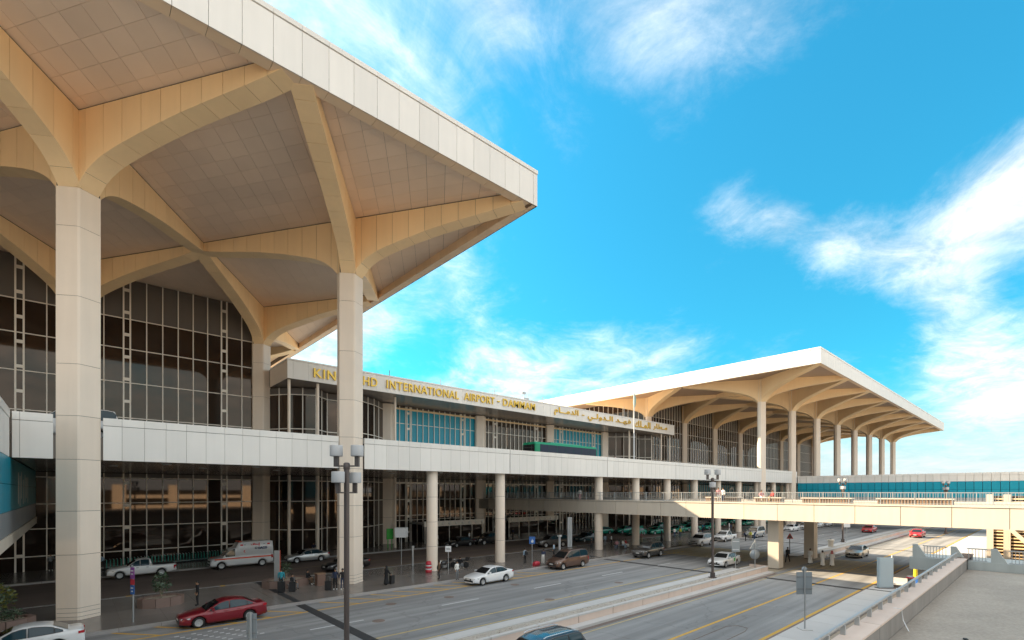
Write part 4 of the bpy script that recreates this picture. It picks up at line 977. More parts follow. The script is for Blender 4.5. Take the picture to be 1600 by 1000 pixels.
# ambulance with lettering
AM = car('ambulance', 'white', 'white ambulance van with orange red stripe and raised roof', 13.45, 59.15, 0, cat='ambulance')
h_ = 2.05 / 2
for s in (-1, 1):
    q = MB(); q.box(.35 - 3, 5.75 - 3, s * (h_ + .004) - .01, s * (h_ + .004) + .01, 1.02, 1.16, M['orange']); q.build('stripe', AM, world=False)
q = MB(); q.box(2.55 - 3, 2.75 - 3, -.6, .6, 2.2, 2.55, M['glass_clear']); q.box(2.62 - 3, 2.9 - 3, -.7, .7, 2.74, 2.82, M['orange']); q.build('light_bar', AM, world=False)
for xx, ss, m_, sz in ((4.45, 'DACO', M['navytxt'], .30),):
    txt(ss, sz, m_, 'lettering', AM, Matrix.Translation((xx - 3, -.962, 1.91)) @ Matrix.Rotation(R(85), 4, 'X'), .01, .02)
txt('\uFED1\uFE8E\uFECC\uFEB3\uFE87', .30, M['redtxt'], 'lettering', AM, Matrix.Translation((3.75 - 3, -.925, 2.36)) @ Matrix.Rotation(R(85), 4, 'X'), .01, .012)
q = MB(); q.box(4.12 - 3, 4.36 - 3, -.965, -.94, 1.92, 2.14, M['navytxt']); q.box(4.17 - 3, 4.30 - 3, -.97, -.95, 1.98, 2.09, M['plate']); q.build('emblem', AM, world=False)
q = MB()
for xx in (2.72, 5.35): q.box(xx - 3, xx + .26 - 3, -.93, -.90, 2.34, 2.50, M['redtxt'])
for xx in (3.05, 4.95): q.lathe([(0, 0), (.11, 0), (.11, .02), (0, .02)], M['green_sign'] if 'green_sign' in M else M['navytxt'], 12, (xx - 3 + .1, -.915, 2.42))
q.build('emblem', AM, world=False)
def crescent(x, z, r, y, m, par):
    n = 12; o = [(x + r * math.cos(R(60 + 240 * i / n)), y, z + r * math.sin(R(60 + 240 * i / n))) for i in range(n + 1)]; i_ = [(x + r * .35 + r * .75 * math.cos(R(75 + 210 * i / n)), y, z + r * .75 * math.sin(R(75 + 210 * i / n))) for i in range(n + 1)]
    q = MB()
    for k in range(n): q.extr([o[k], o[k + 1], i_[k + 1], i_[k]], (0, -.012, 0), m)
    q.build('crescent_emblem', par, world=False)
crescent(3.15 - 3, 1.75, .13, -.985, M['redtxt'], AM)
# taxi emblem and roof sign
M['green_sign'] = mat('bright_green_print', (.03, .45, .05), .4, var=0); M['yellow_print'] = mat('yellow_print', (.8, .6, .03), .4, var=0)
q = MB(); q.box(2.72 - 2.34, 3.08 - 2.34, -.945, -.92, .55, .90, M['green_sign']); q.box(3.10 - 2.34, 3.24 - 2.34, -.945, -.92, .48, .88, M['yellow_print']); q.build('door_emblem', TX, world=False)
# far rows of cars
for i, (x, y, lab) in enumerate([(109.5, 36.6, 'nearest'), (117.0, 36.4, 'second'), (124.5, 36.4, 'third'), (131.5, 36.3, 'fourth')]):
    car('sedan', 'white', {'nearest': 'white car parked at the far kerb just right of the first bridge pier', 'second': 'white car at the far kerb behind the first bridge pier row', 'third': 'white car at the far kerb left of the second bridge pier', 'fourth': 'white car at the far kerb right behind the second bridge pier'}[lab], x, y, 0, 'white cars at the far kerb')
GT = [(74.6, 58.3), (79.5, 56.6), (85.0, 58.2), (77.2, 52.2), (82.6, 51.2), (89.8, 55.4), (95.2, 58.2), (88.4, 50.4), (94.2, 50.6), (100.3, 54.8), (101.2, 50.2), (107.0, 57.6), (112.3, 53.6), (119.8, 50.2), (124.6, 55.6), (131.0, 50.4)]
ORD = ['leftmost', 'second', 'third', 'fourth', 'fifth', 'sixth', 'seventh', 'eighth']
def taxi_label(i):
    rows = [('back', lambda y: y > 56), ('middle', lambda y: 53 < y <= 56), ('front', lambda y: y <= 53)]
    for n, f in rows:
        if f(GT[i][1]):
            k = sorted([g for g in GT if f(g[1])]).index(GT[i]); return f'{ORD[k]} green taxi from the left in the {n} row under the elevated road'
proto = None
for i, (x, y) in enumerate(GT):
    if proto is None: proto = car('sedan', 'green', taxi_label(0), x, y, -12, 'green taxis under the elevated road', name='green_taxi', cat='taxi')
    else:
        c = copy_tree(proto); c['label'] = taxi_label(i); c.location = (x, y, 0); c.rotation_euler = (0, 0, R(-14 + 6 * (i % 4)))
# bus on the upper deck
M['buswin'] = mat('navy_tinted_bus_glass', (.012, .022, .05), .25, var=0, ior=1.35); M['bus_g'] = mat('green_bus_paint', (.0, .25, .12), .5, var=0)
BU = thing('city_bus', 'green roofed single deck bus on the elevated road', 'bus', (48.9, 45.0, 11.6))
mb = MB(); 
def bring(x, i=0.): return [(x, -1.25 + i, .35 + i * .3), (x, -1.25 + i, 2.75), (x, -1.05 + i, 3.05 - i * .2), (x, 1.05 - i, 3.05 - i * .2), (x, 1.25 - i, 2.75), (x, 1.25 - i, .35 + i * .3)]
mb.loft([bring(-6.1, .12), bring(-6.0, .03), bring(-5.8), bring(5.9), bring(6.1, .08)], M['bus_g'] if 'bus_g' in M else PT['green'], smooth=False); mb.build('body', BU, world=False)
for s in (-1, 1):
    for k in range(7): q = MB(); q.box(-5.3 + k * 1.6, -3.74 + k * 1.6, s * 1.26 - .01, s * 1.26 + .01, 1.25, 2.72, M['buswin']); q.build('window', BU, world=False)
    q = MB(); q.box(-5.6, 5.9, s * 1.262 - .01, s * 1.262 + .01, .5, 1.2, PT['blue']); q.build('lower_panel', BU, world=False)
q = MB(); q.box(-6.12, -6.08, -1.05, 1.05, 1.2, 2.7, M['glass_dark']); q.build('windscreen', BU, world=False)
q = MB(); q.box(-3, 3, -.9, .9, 3.05, 3.2, PT['green']); q.build('roof_unit', BU, world=False)
tm, rm = wheel_meshes(.48, 6)
for wx in (-3.6, 3.2):
    for s in (-1, 1):
        w = part('wheel', tm, BU, (wx, s * 1.1, .48), world=False); part('rim', rm, w, world=False)
        if s > 0: w.rotation_euler = (0, 0, math.pi)
car('minivan', 'white', 'white van on the elevated road behind the first big column', -.05, 45.0, 0, cat='van', z=11.6).scale = (1, 1, 1.14)
BU.scale = (1, 1, .92)
# motorcycles
def moto(x, y, rz, label):
    T = thing('motorcycle', label, 'motorcycle', (x, y, .15), R(rz), 'motorcycles parked by the round column')
    for wx in (-.68, .68): 
        q = MB(); q.lathe([(.20, -.06), (.29, -.06), (.32, 0), (.29, .06), (.20, .06)], M['tyre'], 18); q.lathe([(0, -.03), (.2, -.03), (.2, .03), (0, .03)], M['rimm'], 14); q.xf(Matrix.Translation((wx, 0, .32)) @ Matrix.Rotation(R(90), 4, 'X')); q.build('wheel', T, world=False)
    q = MB(); q.loft([[(-.35, -.12, .55), (-.35, .12, .55), (-.35, .12, .85), (-.35, -.12, .85)], [(.15, -.17, .45), (.15, .17, .45), (.15, .17, .92), (.15, -.17, .92)], [(.3, -.1, .5), (.3, .1, .5), (.3, .1, .75), (.3, -.1, .75)]], PT['black']); q.build('fuel_tank', T, world=False)
    q = MB(); q.box(.1, .95, -.14, .14, .76, .86, M['plastic']); q.build('seat', T, world=False)
    q = MB(); q.box(.65, 1.05, -.2, .2, .86, 1.12, PT['black']); q.build('top_box', T, world=False)
    q = MB(); q.tube([(-.68, 0, .32), (-.42, 0, .98)], .04, M['chrome'], 6); q.tube([(-.35, -.36, 1.05), (-.42, 0, 1.0), (-.35, .36, 1.05)], .02, M['chrome'], 6); q.build('handlebar', T, world=False)
    q = MB(); q.box(-.2, .3, -.13, .13, .22, .55, M['metal']); q.tube([(.1, .15, .3), (.95, .17, .4)], .05, M['chrome'], 6); q.build('engine', T, world=False)
    q = MB(); q.lathe([(0, -.08), (.1, -.06), (.1, .02), (0, .02)], M['head'], 10, (-.55, 0, .9)); q.build('headlight', T, world=False)
moto(28.0, 42.0, 12, 'black motorcycle beside the red and white drum at the first round column')
moto(29.9, 41.9, -50, 'black motorcycle standing right of the first one near the round column')
# ------------------------------------------------------------------ lettering on the canopy
def letters(s, x0, x1, zc, cap, ext=.16, off=.011, sep=True):
    cu = bpy.data.curves.new('t', 'FONT'); cu.body = s; cu.size = 1.0; cu.extrude = .09; cu.offset = off; cu.resolution_u = 3; cu.space_character = 1.12
    o = bpy.data.objects.new('t', cu); COL.objects.link(o); dg = bpy.context.evaluated_depsgraph_get(); dg.update()
    me = bpy.data.meshes.new_from_object(o.evaluated_get(dg)); bpy.data.objects.remove(o)
    xs = [v.co.x for v in me.vertices]; ys = [v.co.y for v in me.vertices]; xa, xb = min(xs), max(xs); yc = (min(ys) + max(ys)) / 2; ks = cap / (max(ys) - min(ys))
    kx = (x1 - x0) / (xb - xa)
    bm = bmesh.new(); bm.from_mesh(me); bmesh.ops.remove_doubles(bm, verts=bm.verts[:], dist=1e-5)
    seen = set(); comps = []
    for v in bm.verts:
        if v in seen: continue
        st = [v]; comp = []; seen.add(v)
        while st:
            q = st.pop(); comp.append(q)
            for e in q.link_edges:
                w = e.other_vert(q)
                if w not in seen: seen.add(w); st.append(w)
        comps.append(comp)
    comps.sort(key=lambda c: min(v.co.x for v in c))
    for comp in comps:
        cs = set(comp); ids = {v: i for i, v in enumerate(comp)}
        vs = [(x0 + (v.co.x - xa) * kx, SY - .03 - (v.co.z + .09), zc + (v.co.y - yc) * ks) for v in comp]
        fs = [tuple(ids[v] for v in f.verts) for f in bm.faces if f.verts[0] in cs]
        q = MB(); q.add(vs, fs, M['gold']); q.build('letter', MBK)
    bm.free()
for w, a, b, zc in (('KING', 21.75, 25.75, 22.62), ('FAHD', 26.35, 30.05, 22.62), ('INTERNATIONAL', 31.4, 43.3, 22.66), ('AIRPORT', 44.3, 50.3, 22.72), ('DAMMAM', 52.1, 59.4, 22.78)): letters(w, a, b, zc, 1.15)
letters('-', 50.9, 51.4, 22.75, .17)
AR = [('\uFEE1\uFE8E\u0640\u0640\uFEE3\uFEAA\uFEDF\uFE8D', 64.3, 70.9, 22.75, 1.55), ('\uFEF2\u0640\uFEDF\uFEED\uFEAA\u0640\uFEDF\uFE8D', 73.7, 81.6, 22.65, 1.6),
      ('\uFEAA\u0640\uFEEC\uFED3', 82.6, 87.9, 22.8, 1.2), ('\uFEDA\uFEE0\u0640\uFEE4\uFEDF\uFE8D', 89.2, 95.4, 22.8, 1.45), ('\uFEAD\uFE8E\uFEC4\u0640\uFEE3', 96.6, 102.4, 22.8, 1.45)]
for s, a, b, zc, hh in AR: letters(s, a, b, zc, hh, off=.012)
letters('-', 72.0, 72.6, 22.75, .17)
# ------------------------------------------------------------------ street lamps
M['flag'] = mat('pale_green_flag', (.25, .42, .38), .7, var=0); M['pinkwall2'] = mat('brown_stone_bin', (.20, .12, .09), .6, var=.1)
M['lampshade'] = mat('grey_lamp_drum', (.50, .50, .51), .45, var=.04)
def lamp(x, y, label, zb=.36, H=9.85):
    T = thing('street_lamp', label, 'street lamp', (x, y, zb), R(47.6 - 90), 'four headed drum lamps on the median')
    q = MB(); q.tube([(0, 0, 0), (0, 0, H - .9)], .115, M['pole'], 12); q.build('pole', T, world=False)
    q = MB(); q.box(-.28, .28, -.28, .28, 0, .08, M['pole']); q.box(-.16, .16, -.16, .16, .08, .5, M['pole']); q.build('base_plate', T, world=False)
    for k, (dx, dy, z) in enumerate(((-.45, 0, H - 1.0), (.45, 0, H - 1.0), (-.19, -.5, H - 2.15), (.19, .5, H - 2.15))):
        q = MB(); q.tube([(0, 0, z), (dx, dy, z)], .035, M['pole'], 6); q.box(dx - .085, dx + .085, dy - .085, dy + .085, z - .03, z + .42, M['pole']); a = q.build('lamp_arm', T, world=False)
        q = MB(); q.lathe([(.08, 0), (.26, .0), (.268, .03), (.268, .44), (.255, .47), (0, .475)], M['lampshade'], 26, (dx, dy, z + .42)); q.build('lamp_head', a, world=False)
    q = MB(); q.lathe([(.10, -.18), (.14, -.13), (.14, .10), (.08, .15)], M['pole'], 10, (0, 0, H - 1.0)); q.build('hub', T, world=False)
lamp(8.75, 20.6, 'nearest brown lamp post with four grey drum heads in front of the second big column')
lamp(42.55, 20.75, 'brown lamp post with four grey drum heads standing in the gravel median before the taxi')
lamp(87.2, 21.9, 'lamp post rising behind the footbridge beside the second bridge pier')
lamp(118.5, 13.5, 'farthest lamp post with pale heads behind the right part of the footbridge')
# ------------------------------------------------------------------ signs
def sign(name, x, y, h, label, rz=-42.4, zb=.15, r=.04, m=None):
    T = thing(name, label, 'sign', (x, y, zb), R(rz)); q = MB(); q.tube([(0, 0, 0), (0, 0, h)], r, m or M['galv'], 8); q.build('post', T, world=False); return T
def plate(T, x0, x1, z0, z1, m, y=-.05, nm='sign_plate'): q = MB(); q.box(x0, x1, y - .015, y + .015, z0, z1, m); return q.build(nm, T, world=False)
M['bluesign'] = mat('blue_sign_print', (.03, .13, .42), .4, var=0); M['redsign'] = mat('red_sign_print', (.5, .03, .05), .4, var=0); M['purple'] = mat('purple_sign_print', (.24, .06, .30), .4, var=0); M['whitesign'] = mat('white_sign_face', (.72, .74, .76), .4, var=.04)
T = sign('parking_sign', 2.75, 37.9, 3.3, 'narrow sign post with purple red and blue plates on the pavement edge', -60)
for z0, z1, m in ((2.65, 3.35, M['purple']), (2.28, 2.62, M['redsign']), (1.7, 2.25, M['bluesign'])): plate(T, -.16, .16, z0, z1, m)
for z, w in ((3.1, .2), (2.9, .16), (2.05, .18), (1.85, .12)): plate(T, -w / 2, w / 2, z, z + .07, M['whitesign'], -.072, 'print')
T = sign('box_sign', 26.5, 48.0, 3.0, 'blank white box sign on a thin post left of the first round column', -42)
q = MB(); q.box(-.62, .62, -.45, .45, 3.0, 4.05, M['whitesign']); q.build('sign_box', T, world=False)
T = sign('post_sign', 28.2, 41.5, 2.35, 'small square sign on a post right of the parked motorcycles'); plate(T, -.30, .30, 1.85, 2.45, M['whitesign']); plate(T, -.2, .2, 2.1, 2.2, M['metal'], -.07, 'print')
T = sign('parking_sign', 37.8, 39.2, 2.9, 'blue accessible parking sign right of the second round column'); plate(T, -.33, .33, 2.15, 2.95, M['bluesign'])
q = MB(); n = 14; q.lathe([(.10, -.01), (.15, -.01), (.15, .01), (.10, .01)], M['whitesign'], 16).xf(Matrix.Translation((.02, -.07, 2.42)) @ Matrix.Rotation(R(90), 4, 'X')); q.box(-.02, .04, -.085, -.066, 2.45, 2.72, M['whitesign']); q.box(-.02, .16, -.085, -.066, 2.52, 2.57, M['whitesign']); q.lathe([(0, -.01), (.05, -.01), (.05, .01), (0, .01)], M['whitesign'], 12).xf(Matrix.Identity(4)); q.build('wheelchair_symbol', T, world=False)
T = sign('notice_sign', 51.0, 22.4, 3.1, 'rectangular grey sign back on a post beside the white taxi', -42, .15); plate(T, -.42, .42, 1.7, 3.05, M['signback']); plate(T, -.34, .34, 1.9, 1.96, M['whitesign'], -.068, 'stiffener'); plate(T, -.34, .34, 2.75, 2.81, M['whitesign'], -.068, 'stiffener')
T = sign('traffic_sign', 51.4, 20.6, 2.9, 'back of a triangle sign above a round sign in the gravel median end', -42, .36)
q = MB(); q.extr([(-.52, .03, 1.9), (.52, .03, 1.9), (0, .03, 2.75)], (0, .03, 0), M['signback']); q.build('triangle_plate', T, world=False)
q = MB(); q.lathe([(0, -.015), (.5, -.015), (.5, .015), (0, .015)], M['signback'], 26).xf(Matrix.Translation((0, .045, 1.35)) @ Matrix.Rotation(R(90), 4, 'X')); q.build('round_plate', T, world=False)
T = sign('warning_sign', 68.8, 23.2, 2.6, 'dark red triangle warning sign between the two bridge piers', -42, 0, .05, M['pole'])
q = MB(); q.extr([(-.45, -.06, 2.0), (.45, -.06, 2.0), (0, -.06, 2.75)], (0, .03, 0), M['redsign']); q.build('triangle_plate', T, world=False)
q = MB(); q.extr([(-.27, -.064, 2.1), (.27, -.064, 2.1), (0, -.064, 2.55)], (0, .006, 0), M['pole']); q.build('triangle_face', T, world=False)
T = sign('traffic_sign', 31.3, 9.75, 3.6, 'back of a rectangular grey sign on a post on the right-hand walk', -42); plate(T, -.45, .45, 2.0, 3.3, M['signback'], .06); plate(T, -.45, .45, 2.3, 2.36, M['metal'], .03, 'clamp_bar'); plate(T, -.45, .45, 3.0, 3.06, M['metal'], .03, 'clamp_bar')
q = MB(); q.lathe([(0, -.015), (.16, -.015), (.16, .015), (0, .015)], M['signback'], 16).xf(Matrix.Translation((0, .06, 3.45)) @ Matrix.Rotation(R(90), 4, 'X')); q.box(-.3, .3, -.3, .3, 0, .03, M['walk']); q.build('top_disc', T, world=False)
T = sign('guide_sign', 91, 22.3, 3.4, 'small white sign on a post behind the footbridge left of the red car', -42, .15); plate(T, -.5, .5, 2.3, 3.3, M['whitesign'])
T = sign('white_notice', 64.0, 50.6, 3.3, 'white notice sign on a post among the green taxis', -42, 0); plate(T, -.42, .42, 2.3, 3.4, M['whitesign'])
T = sign('traffic_sign', 5.6, 23.05, 2.8, 'back of a narrow grey sign with post at the bottom edge below the red sedan', -42, .15, .06)
plate(T, -.20, .22, 1.7, 2.75, M['signback'], .08); plate(T, -.20, .22, 1.9, 1.95, M['metal'], .04, 'clamp_bar'); plate(T, -.20, .22, 2.5, 2.55, M['metal'], .04, 'clamp_bar')
# information kiosks
def kiosk(x, y, w, d, h, label, face, side, rz=-42.4, zb=.15):
    T = thing('information_totem', label, 'totem', (x, y, zb), R(rz)); q = MB(); q.box(-w / 2 - .12, w / 2 + .12, -d / 2 - .12, d / 2 + .12, 0, .05, M['pole']); q.build('base_plate', T, world=False)
    q = MB(); q.box(-w / 2, w / 2, -d / 2, d / 2, .05, h, side); q.build('housing', T, world=False)
    q = MB(); q.box(-w / 2 + .09, w / 2 - .09, -d / 2 - .012, -d / 2 - .001, .12, h - .07, face); q.build('face_panel', T, world=False); return T
M['bluepanel'] = mat('pale_blue_panel', (.42, .52, .58), .4, var=.04)
kiosk(49.6, 9.45, 1.15, .3, 2.5, 'flat blue-grey totem panel standing at the end of the right-hand walk', M['bluepanel'], M['bluepanel'])
kiosk(12.5, 43.3, .42, .38, 3.1, 'slim grey totem with orange edge left of the seated travellers', M['metal'], M['metal'], -20)
q = MB(); q.box(.212, .235, -.19, .19, .05, 3.1, M['orange'] if 'orange' in M else M['gold']); q.build('orange_edge', bpy.data.objects['information_totem.001'], world=False)
kiosk(52.6, 46.8, .62, .42, 4.3, 'tall pale grey totem behind the bronze van', M['galv'], M['whitesign'], -42)
T = thing('ticket_post', 'short white ticket post beside the tall grey totem', 'post', (49.6, 46.0, .15)); boxpart('post', 49.5, 49.7, 45.9, 46.1, .15, 1.9, M['whitesign'], T); boxpart('post_head', 49.35, 49.85, 45.8, 46.2, 1.9, 2.15, M['whitesign'], T)
T = thing('slim_post', 'short galvanised post beside the blank box sign', 'post', (26.9, 46.3, .15)); boxpart('post', 26.83, 26.97, 46.23, 46.37, .15, 2.1, M['galv'], T); boxpart('post_cap', 26.78, 27.02, 46.18, 46.42, 2.1, 2.3, M['galv'], T)
T = thing('white_marker_post', 'thin pale marker post right of the blue-grey totem', 'post', (52.4, 9.5, .15)); q = MB(); q.tube([(52.4, 9.5, .15), (52.4, 9.5, 2.6)], .05, M['whitesign'], 8); q.build('post', T); boxpart('post_foot', 52.2, 52.6, 9.3, 9.7, .15, .2, M['galv'], T)
# drum, bollards, bins
T = thing('traffic_drum', 'red and white striped traffic drum beside the first round column', 'traffic drum', (25.95, 41.6, .15))
for k, (z0, z1, r0, r1, m) in enumerate(((0, .28, .32, .31, 'redsign'), (.285, .40, .31, .305, 'whitesign'), (.405, .62, .305, .29, 'redsign'), (.625, .74, .29, .285, 'whitesign'), (.745, .98, .285, .25, 'redsign'))):
    part('drum_band', MB().lathe([(0, z0), (r0, z0), (r1, z1), (0, z1)], M[m], 20).mesh('drum_band'), T, world=False)
q = MB(); q.lathe([(.25, .98), (.22, 1.08), (.1, 1.12), (0, 1.12)], M['redsign'], 16); q.build('drum_cap', T, world=False)
T = thing('bollard', 'dark capped bollard at the end of the planter strip', 'bollard', (51.2, 8.05, .15)); q = MB(); q.lathe([(.2, 0), (.2, .75), (.28, .78), (.28, .92), (.16, 1.02), (0, 1.04)], M['metal'], 16); q.build('shaft', T, world=False); q = MB(); q.lathe([(.285, .8), (.285, .92), (0, .94)], M['redsign'], 16); q.build('cap', T, world=False)
T = thing('utility_post', 'yellow utility post on a blue base beside the landing', 'post', (53.4, 8.05, .15)); q = MB(); q.box(-.28, .28, -.28, .28, 0, .55, M['bluesign']); q.build('base_box', T, world=False); q = MB(); q.tube([(0, 0, .55), (0, 0, 2.1)], [.16, .11], M['yellow_print'], 10); q.build('post', T, world=False)
T = thing('litter_bin', 'sand coloured concrete bin on the median beyond the robed men', 'bin', (78.6, 21.2, .36)); q = MB(); q.lathe([(.25, 0), (.34, .2), (.34, .8), (.42, .85), (.42, 1.05), (0, 1.08)], M['bridge'], 16); q.build('bin_body', T, world=False); q = MB(); q.lathe([(.12, 1.08), (.12, 1.14), (0, 1.14)], M['black'], 12); q.build('bin_opening', T, world=False)
T = thing('litter_bin', 'square brown litter bin left of the second big column', 'bin', (15.6, 42.2, .15)); q = MB(); q.box(-.33, .33, -.33, .33, 0, .95, M['pinkwall2'] if 'pinkwall2' in M else M['timber']); q.build('bin_body', T, world=False); q = MB(); q.box(-.36, .36, -.36, .36, .95, 1.02, M['timber']); q.build('bin_lid', T, world=False)
T = thing('green_stand', 'bright green information stand by the glass doors', 'stand', (33.4, 63.8, .15)); q = MB(); q.box(-.5, .5, -.06, .06, 1.2, 2.7, M['green_sign']); q.build('panel', T, world=False); q = MB(); q.box(-.35, -.25, -.05, .05, 0, 1.2, M['green_sign']); q.box(.25, .35, -.05, .05, 0, 1.2, M['green_sign']); q.build('legs', T, world=False)
# flagpole behind the canopy right end
T = thing('flagpole', 'tall white flagpole with furled pale green flag before the canopy end', 'flagpole', (75.5, 51.6, 11.6)); q = MB(); q.tube([(0, 0, 0), (0, 0, 14.6)], [.12, .07], M['whitesign'], 10); q.build('pole', T, world=False)
q = MB(); q.loft([[(.02, -.02, 14.7), (.06, .02, 14.7), (-.02, .03, 14.7)], [(.5, -.1, 13.6), (.55, .12, 13.4), (.05, .2, 13.5)], [(.42, -.12, 12.6), (.6, .1, 12.4), (.0, .2, 12.5)], [(.3, -.02, 11.9), (.34, .04, 11.9), (.2, .04, 11.9)]], M['flag'] if 'flag' in M else PT['green'], smooth=True); q.build('flag', T, world=False)
# trolley row against the glass
M['trolley'] = mat('green_trolley_paint', (.05, .38, .30), .35, .3, var=0)
def trolley(x, y, label):
    T = thing('luggage_trolley', label, 'luggage trolley', (x, y, .15), 0, 'luggage trolleys nested in a row along the glass')
    q = MB()
    for s in (-.26, .26): q.tube([(.0, s, .12), (.0, s, .95), (-.06, s, 1.02)], .025, M['trolley'], 5, False)
    q.tube([(-.06, -.3, 1.02), (-.06, .3, 1.02)], .03, M['galv'], 5); q.build('handle_frame', T, world=False)
    q = MB(); q.box(-.5, .02, -.27, .27, .18, .22, M['galv']); q.box(-.03, -.01, -.26, .26, .45, .8, M['trolley']); q.build('platform', T, world=False)
    q = MB()
    for xx, s in ((-.45, 0), (0, -.25), (0, .25)): q.tube([(xx, s - .03, .08), (xx, s + .03, .08)], .08, M['black'], 8)
    q.build('castors', T, world=False); return T
t0 = trolley(2.6, 65.4, 'green luggage trolley nested in the long row behind the white pickup')
for i in range(1, 38):
    c = copy_tree(t0); c.location = (2.6 + i * .29, 65.4 + (i % 3) * .02 + i * .035, .15)
# suitcases
def suitcase(x, y, label, col, w=.42, h=.65, rz=0, group=None):
    T = thing('suitcase', label, 'suitcase', (x, y, .15), R(rz), group); q = MB(); q.box(-w / 2, w / 2, -.13, .13, .05, .05 + h, col); q.build('shell', T, world=False)
    q = MB(); q.tube([(-.12, .08, h), (-.12, .08, h + .38), (.12, .08, h + .38), (.12, .08, h)], .015, M['metal'], 5); q.build('pull_handle', T, world=False); q = MB()
    for a in (-1, 1): q.tube([(a * w * .4, -.02, .03), (a * w * .4, .02, .03)], .03, M['black'], 6)
    q.build('castors', T, world=False)
suitcase(12.2, 41.2, 'black suitcase in front of the man in the teal shirt', M['plastic'], .5, .8, -40); suitcase(12.9, 40.75, 'dark suitcase beside the seated man left of the bench planter', M['plastic'], .45, .75, -30)
suitcase(15.25, 39.5, 'black suitcase held by the two men at the second big column', M['plastic'], .48, .7, -40); suitcase(20.35, 38.5, 'black suitcase pulled by the woman in the black robe', M['plastic'], .42, .7, 20)
suitcase(58.9, 43.0, 'grey suitcase among the group between the two bridge columns', M['metal'], .45, .65, 10); suitcase(59.8, 43.5, 'dark suitcase right of the grey one among the group', M['plastic'], .45, .7, 30)
T = thing('dark_red_bag', 'dark red bag lying on the kerb left of the bronze van', 'bag', (36.9, 37.6, .15), R(10)); q = MB(); q.loft([[(-.45, -.2, .02), (-.45, .2, .02), (-.45, .16, .36), (-.45, -.16, .36)], [(.0, -.26, .0), (.0, .26, .0), (.0, .2, .5), (.0, -.2, .5)], [(.45, -.2, .02), (.45, .2, .02), (.45, .16, .36), (.45, -.16, .36)]], M['redsign'], smooth=True); q.build('bag_body', T, world=False); q = MB(); q.tube([(-.2, 0, .45), (-.15, 0, .62), (.15, 0, .62), (.2, 0, .45)], .02, M['black'], 5); q.build('bag_handle', T, world=False)
# ------------------------------------------------------------------ plants
M['leaf'] = mat('grey_green_leaf', (.075, .12, .075), .5, var=0, rnd=.0); M['leaf2'] = mat('yellow_green_leaf', (.17, .17, .035), .5, var=0); M['leaf3'] = mat('dark_green_leaf', (.035, .06, .02), .55, var=0); M['bark'] = mat('pale_bark', (.28, .24, .18), .85, var=.2); M['brick_'] = mat('planter_granite', (.22, .15, .125), .6, var=.15, rnd=.08)
def leafcloud(rg, c, rad, n, size, ms, name, par, z0=0):
    q = MB()
    for i in range(n):
        while True:
            p = Vector((rg.uniform(-1, 1), rg.uniform(-1, 1), rg.uniform(-1, 1)))
            if .25 < p.length < 1: break
        p = Vector((c[0] + p.x * rad[0], c[1] + p.y * rad[1], c[2] + p.z * rad[2])); d = Vector((rg.uniform(-1, 1), rg.uniform(-1, 1), rg.uniform(-.6, .9))).normalized(); u = d.cross(Vector((rg.uniform(-1, 1), rg.uniform(-1, 1), .5))).normalized(); s = size * rg.uniform(.6, 1.3)
        q.add([p, p + d * s * .5 + u * s * .22, p + d * s, p + d * s * .5 - u * s * .22], [(0, 1, 2, 3)], ms[rg.randrange(len(ms))])
    return q.build(name, par, world=False)
def planter_bowl(T, r, h, nb=10):
    for k in range(nb):
        a0, a1 = 2 * math.pi * (k + .02) / nb, 2 * math.pi * (k + .98) / nb
        q = MB(); q.prism([(r * math.cos(a0), r * math.sin(a0) * .75), (r * math.cos(a1), r * math.sin(a1) * .75), (r * .82 * math.cos(a1), r * .82 * math.sin(a1) * .75), (r * .82 * math.cos(a0), r * .82 * math.sin(a0) * .75)], 0, h, M['brick_']); q.build('planter_block', T, world=False)
    q = MB(); q.prism([(r * .83 * math.cos(2 * math.pi * k / 20), r * .83 * .75 * math.sin(2 * math.pi * k / 20)) for k in range(20)], 0, h - .12, M['dirt']); q.build('soil', T, world=False)
def shrub(x, y, label, hstem, rad, n, ms, seed, pl=(1.35, .62), bowl=True, rz=0, leaf=.22):
    rg = random.Random(seed); T = thing('planter_shrub', label, 'potted plant', (x, y, .15), R(rz))
    if bowl: planter_bowl(T, *pl)
    q = MB(); b = Vector((0, 0, .3)); q.tube([b, (0.03, .02, hstem * .55), (-.02, .0, hstem)], [.05, .04, .025], M['bark'], 6)
    for k in range(6):
        a = k * 1.05; q.tube([(0, 0, hstem * .6), (rad[0] * .6 * math.cos(a), rad[1] * .6 * math.sin(a), hstem + rad[2] * (.2 + .1 * k))], [.022, .01], M['bark'], 5, False)
    q.build('stem', T, world=False); leafcloud(rg, (0, 0, hstem + rad[2] * .5), rad, n, leaf, ms, 'foliage', T); return T
shrub(4.6, 42.2, 'thin grey-green shrub in a round stone planter left of the red sedan', 1.15, (.55, .55, .75), 240, [M['leaf'], M['leaf'], M['leaf3']], 5)
shrub(13.4, 43.9, 'small grey-green plant in the stone planter behind the seated men', 1.2, (.45, .45, .5), 150, [M['leaf'], M['leaf3']], 6, (1.9, .6))
T = shrub(-3.3, 41.2, 'small yellow-green tree in a planter at the bottom left corner', 1.5, (.85, .85, .75), 620, [M['leaf2'], M['leaf2'], M['leaf']], 8, (1.7, .55), leaf=.24)
leafcloud(random.Random(9), (.3, .2, .75), (1.0, .7, .4), 300, .2, [M['leaf3'], M['leaf']], 'undergrowth', T)
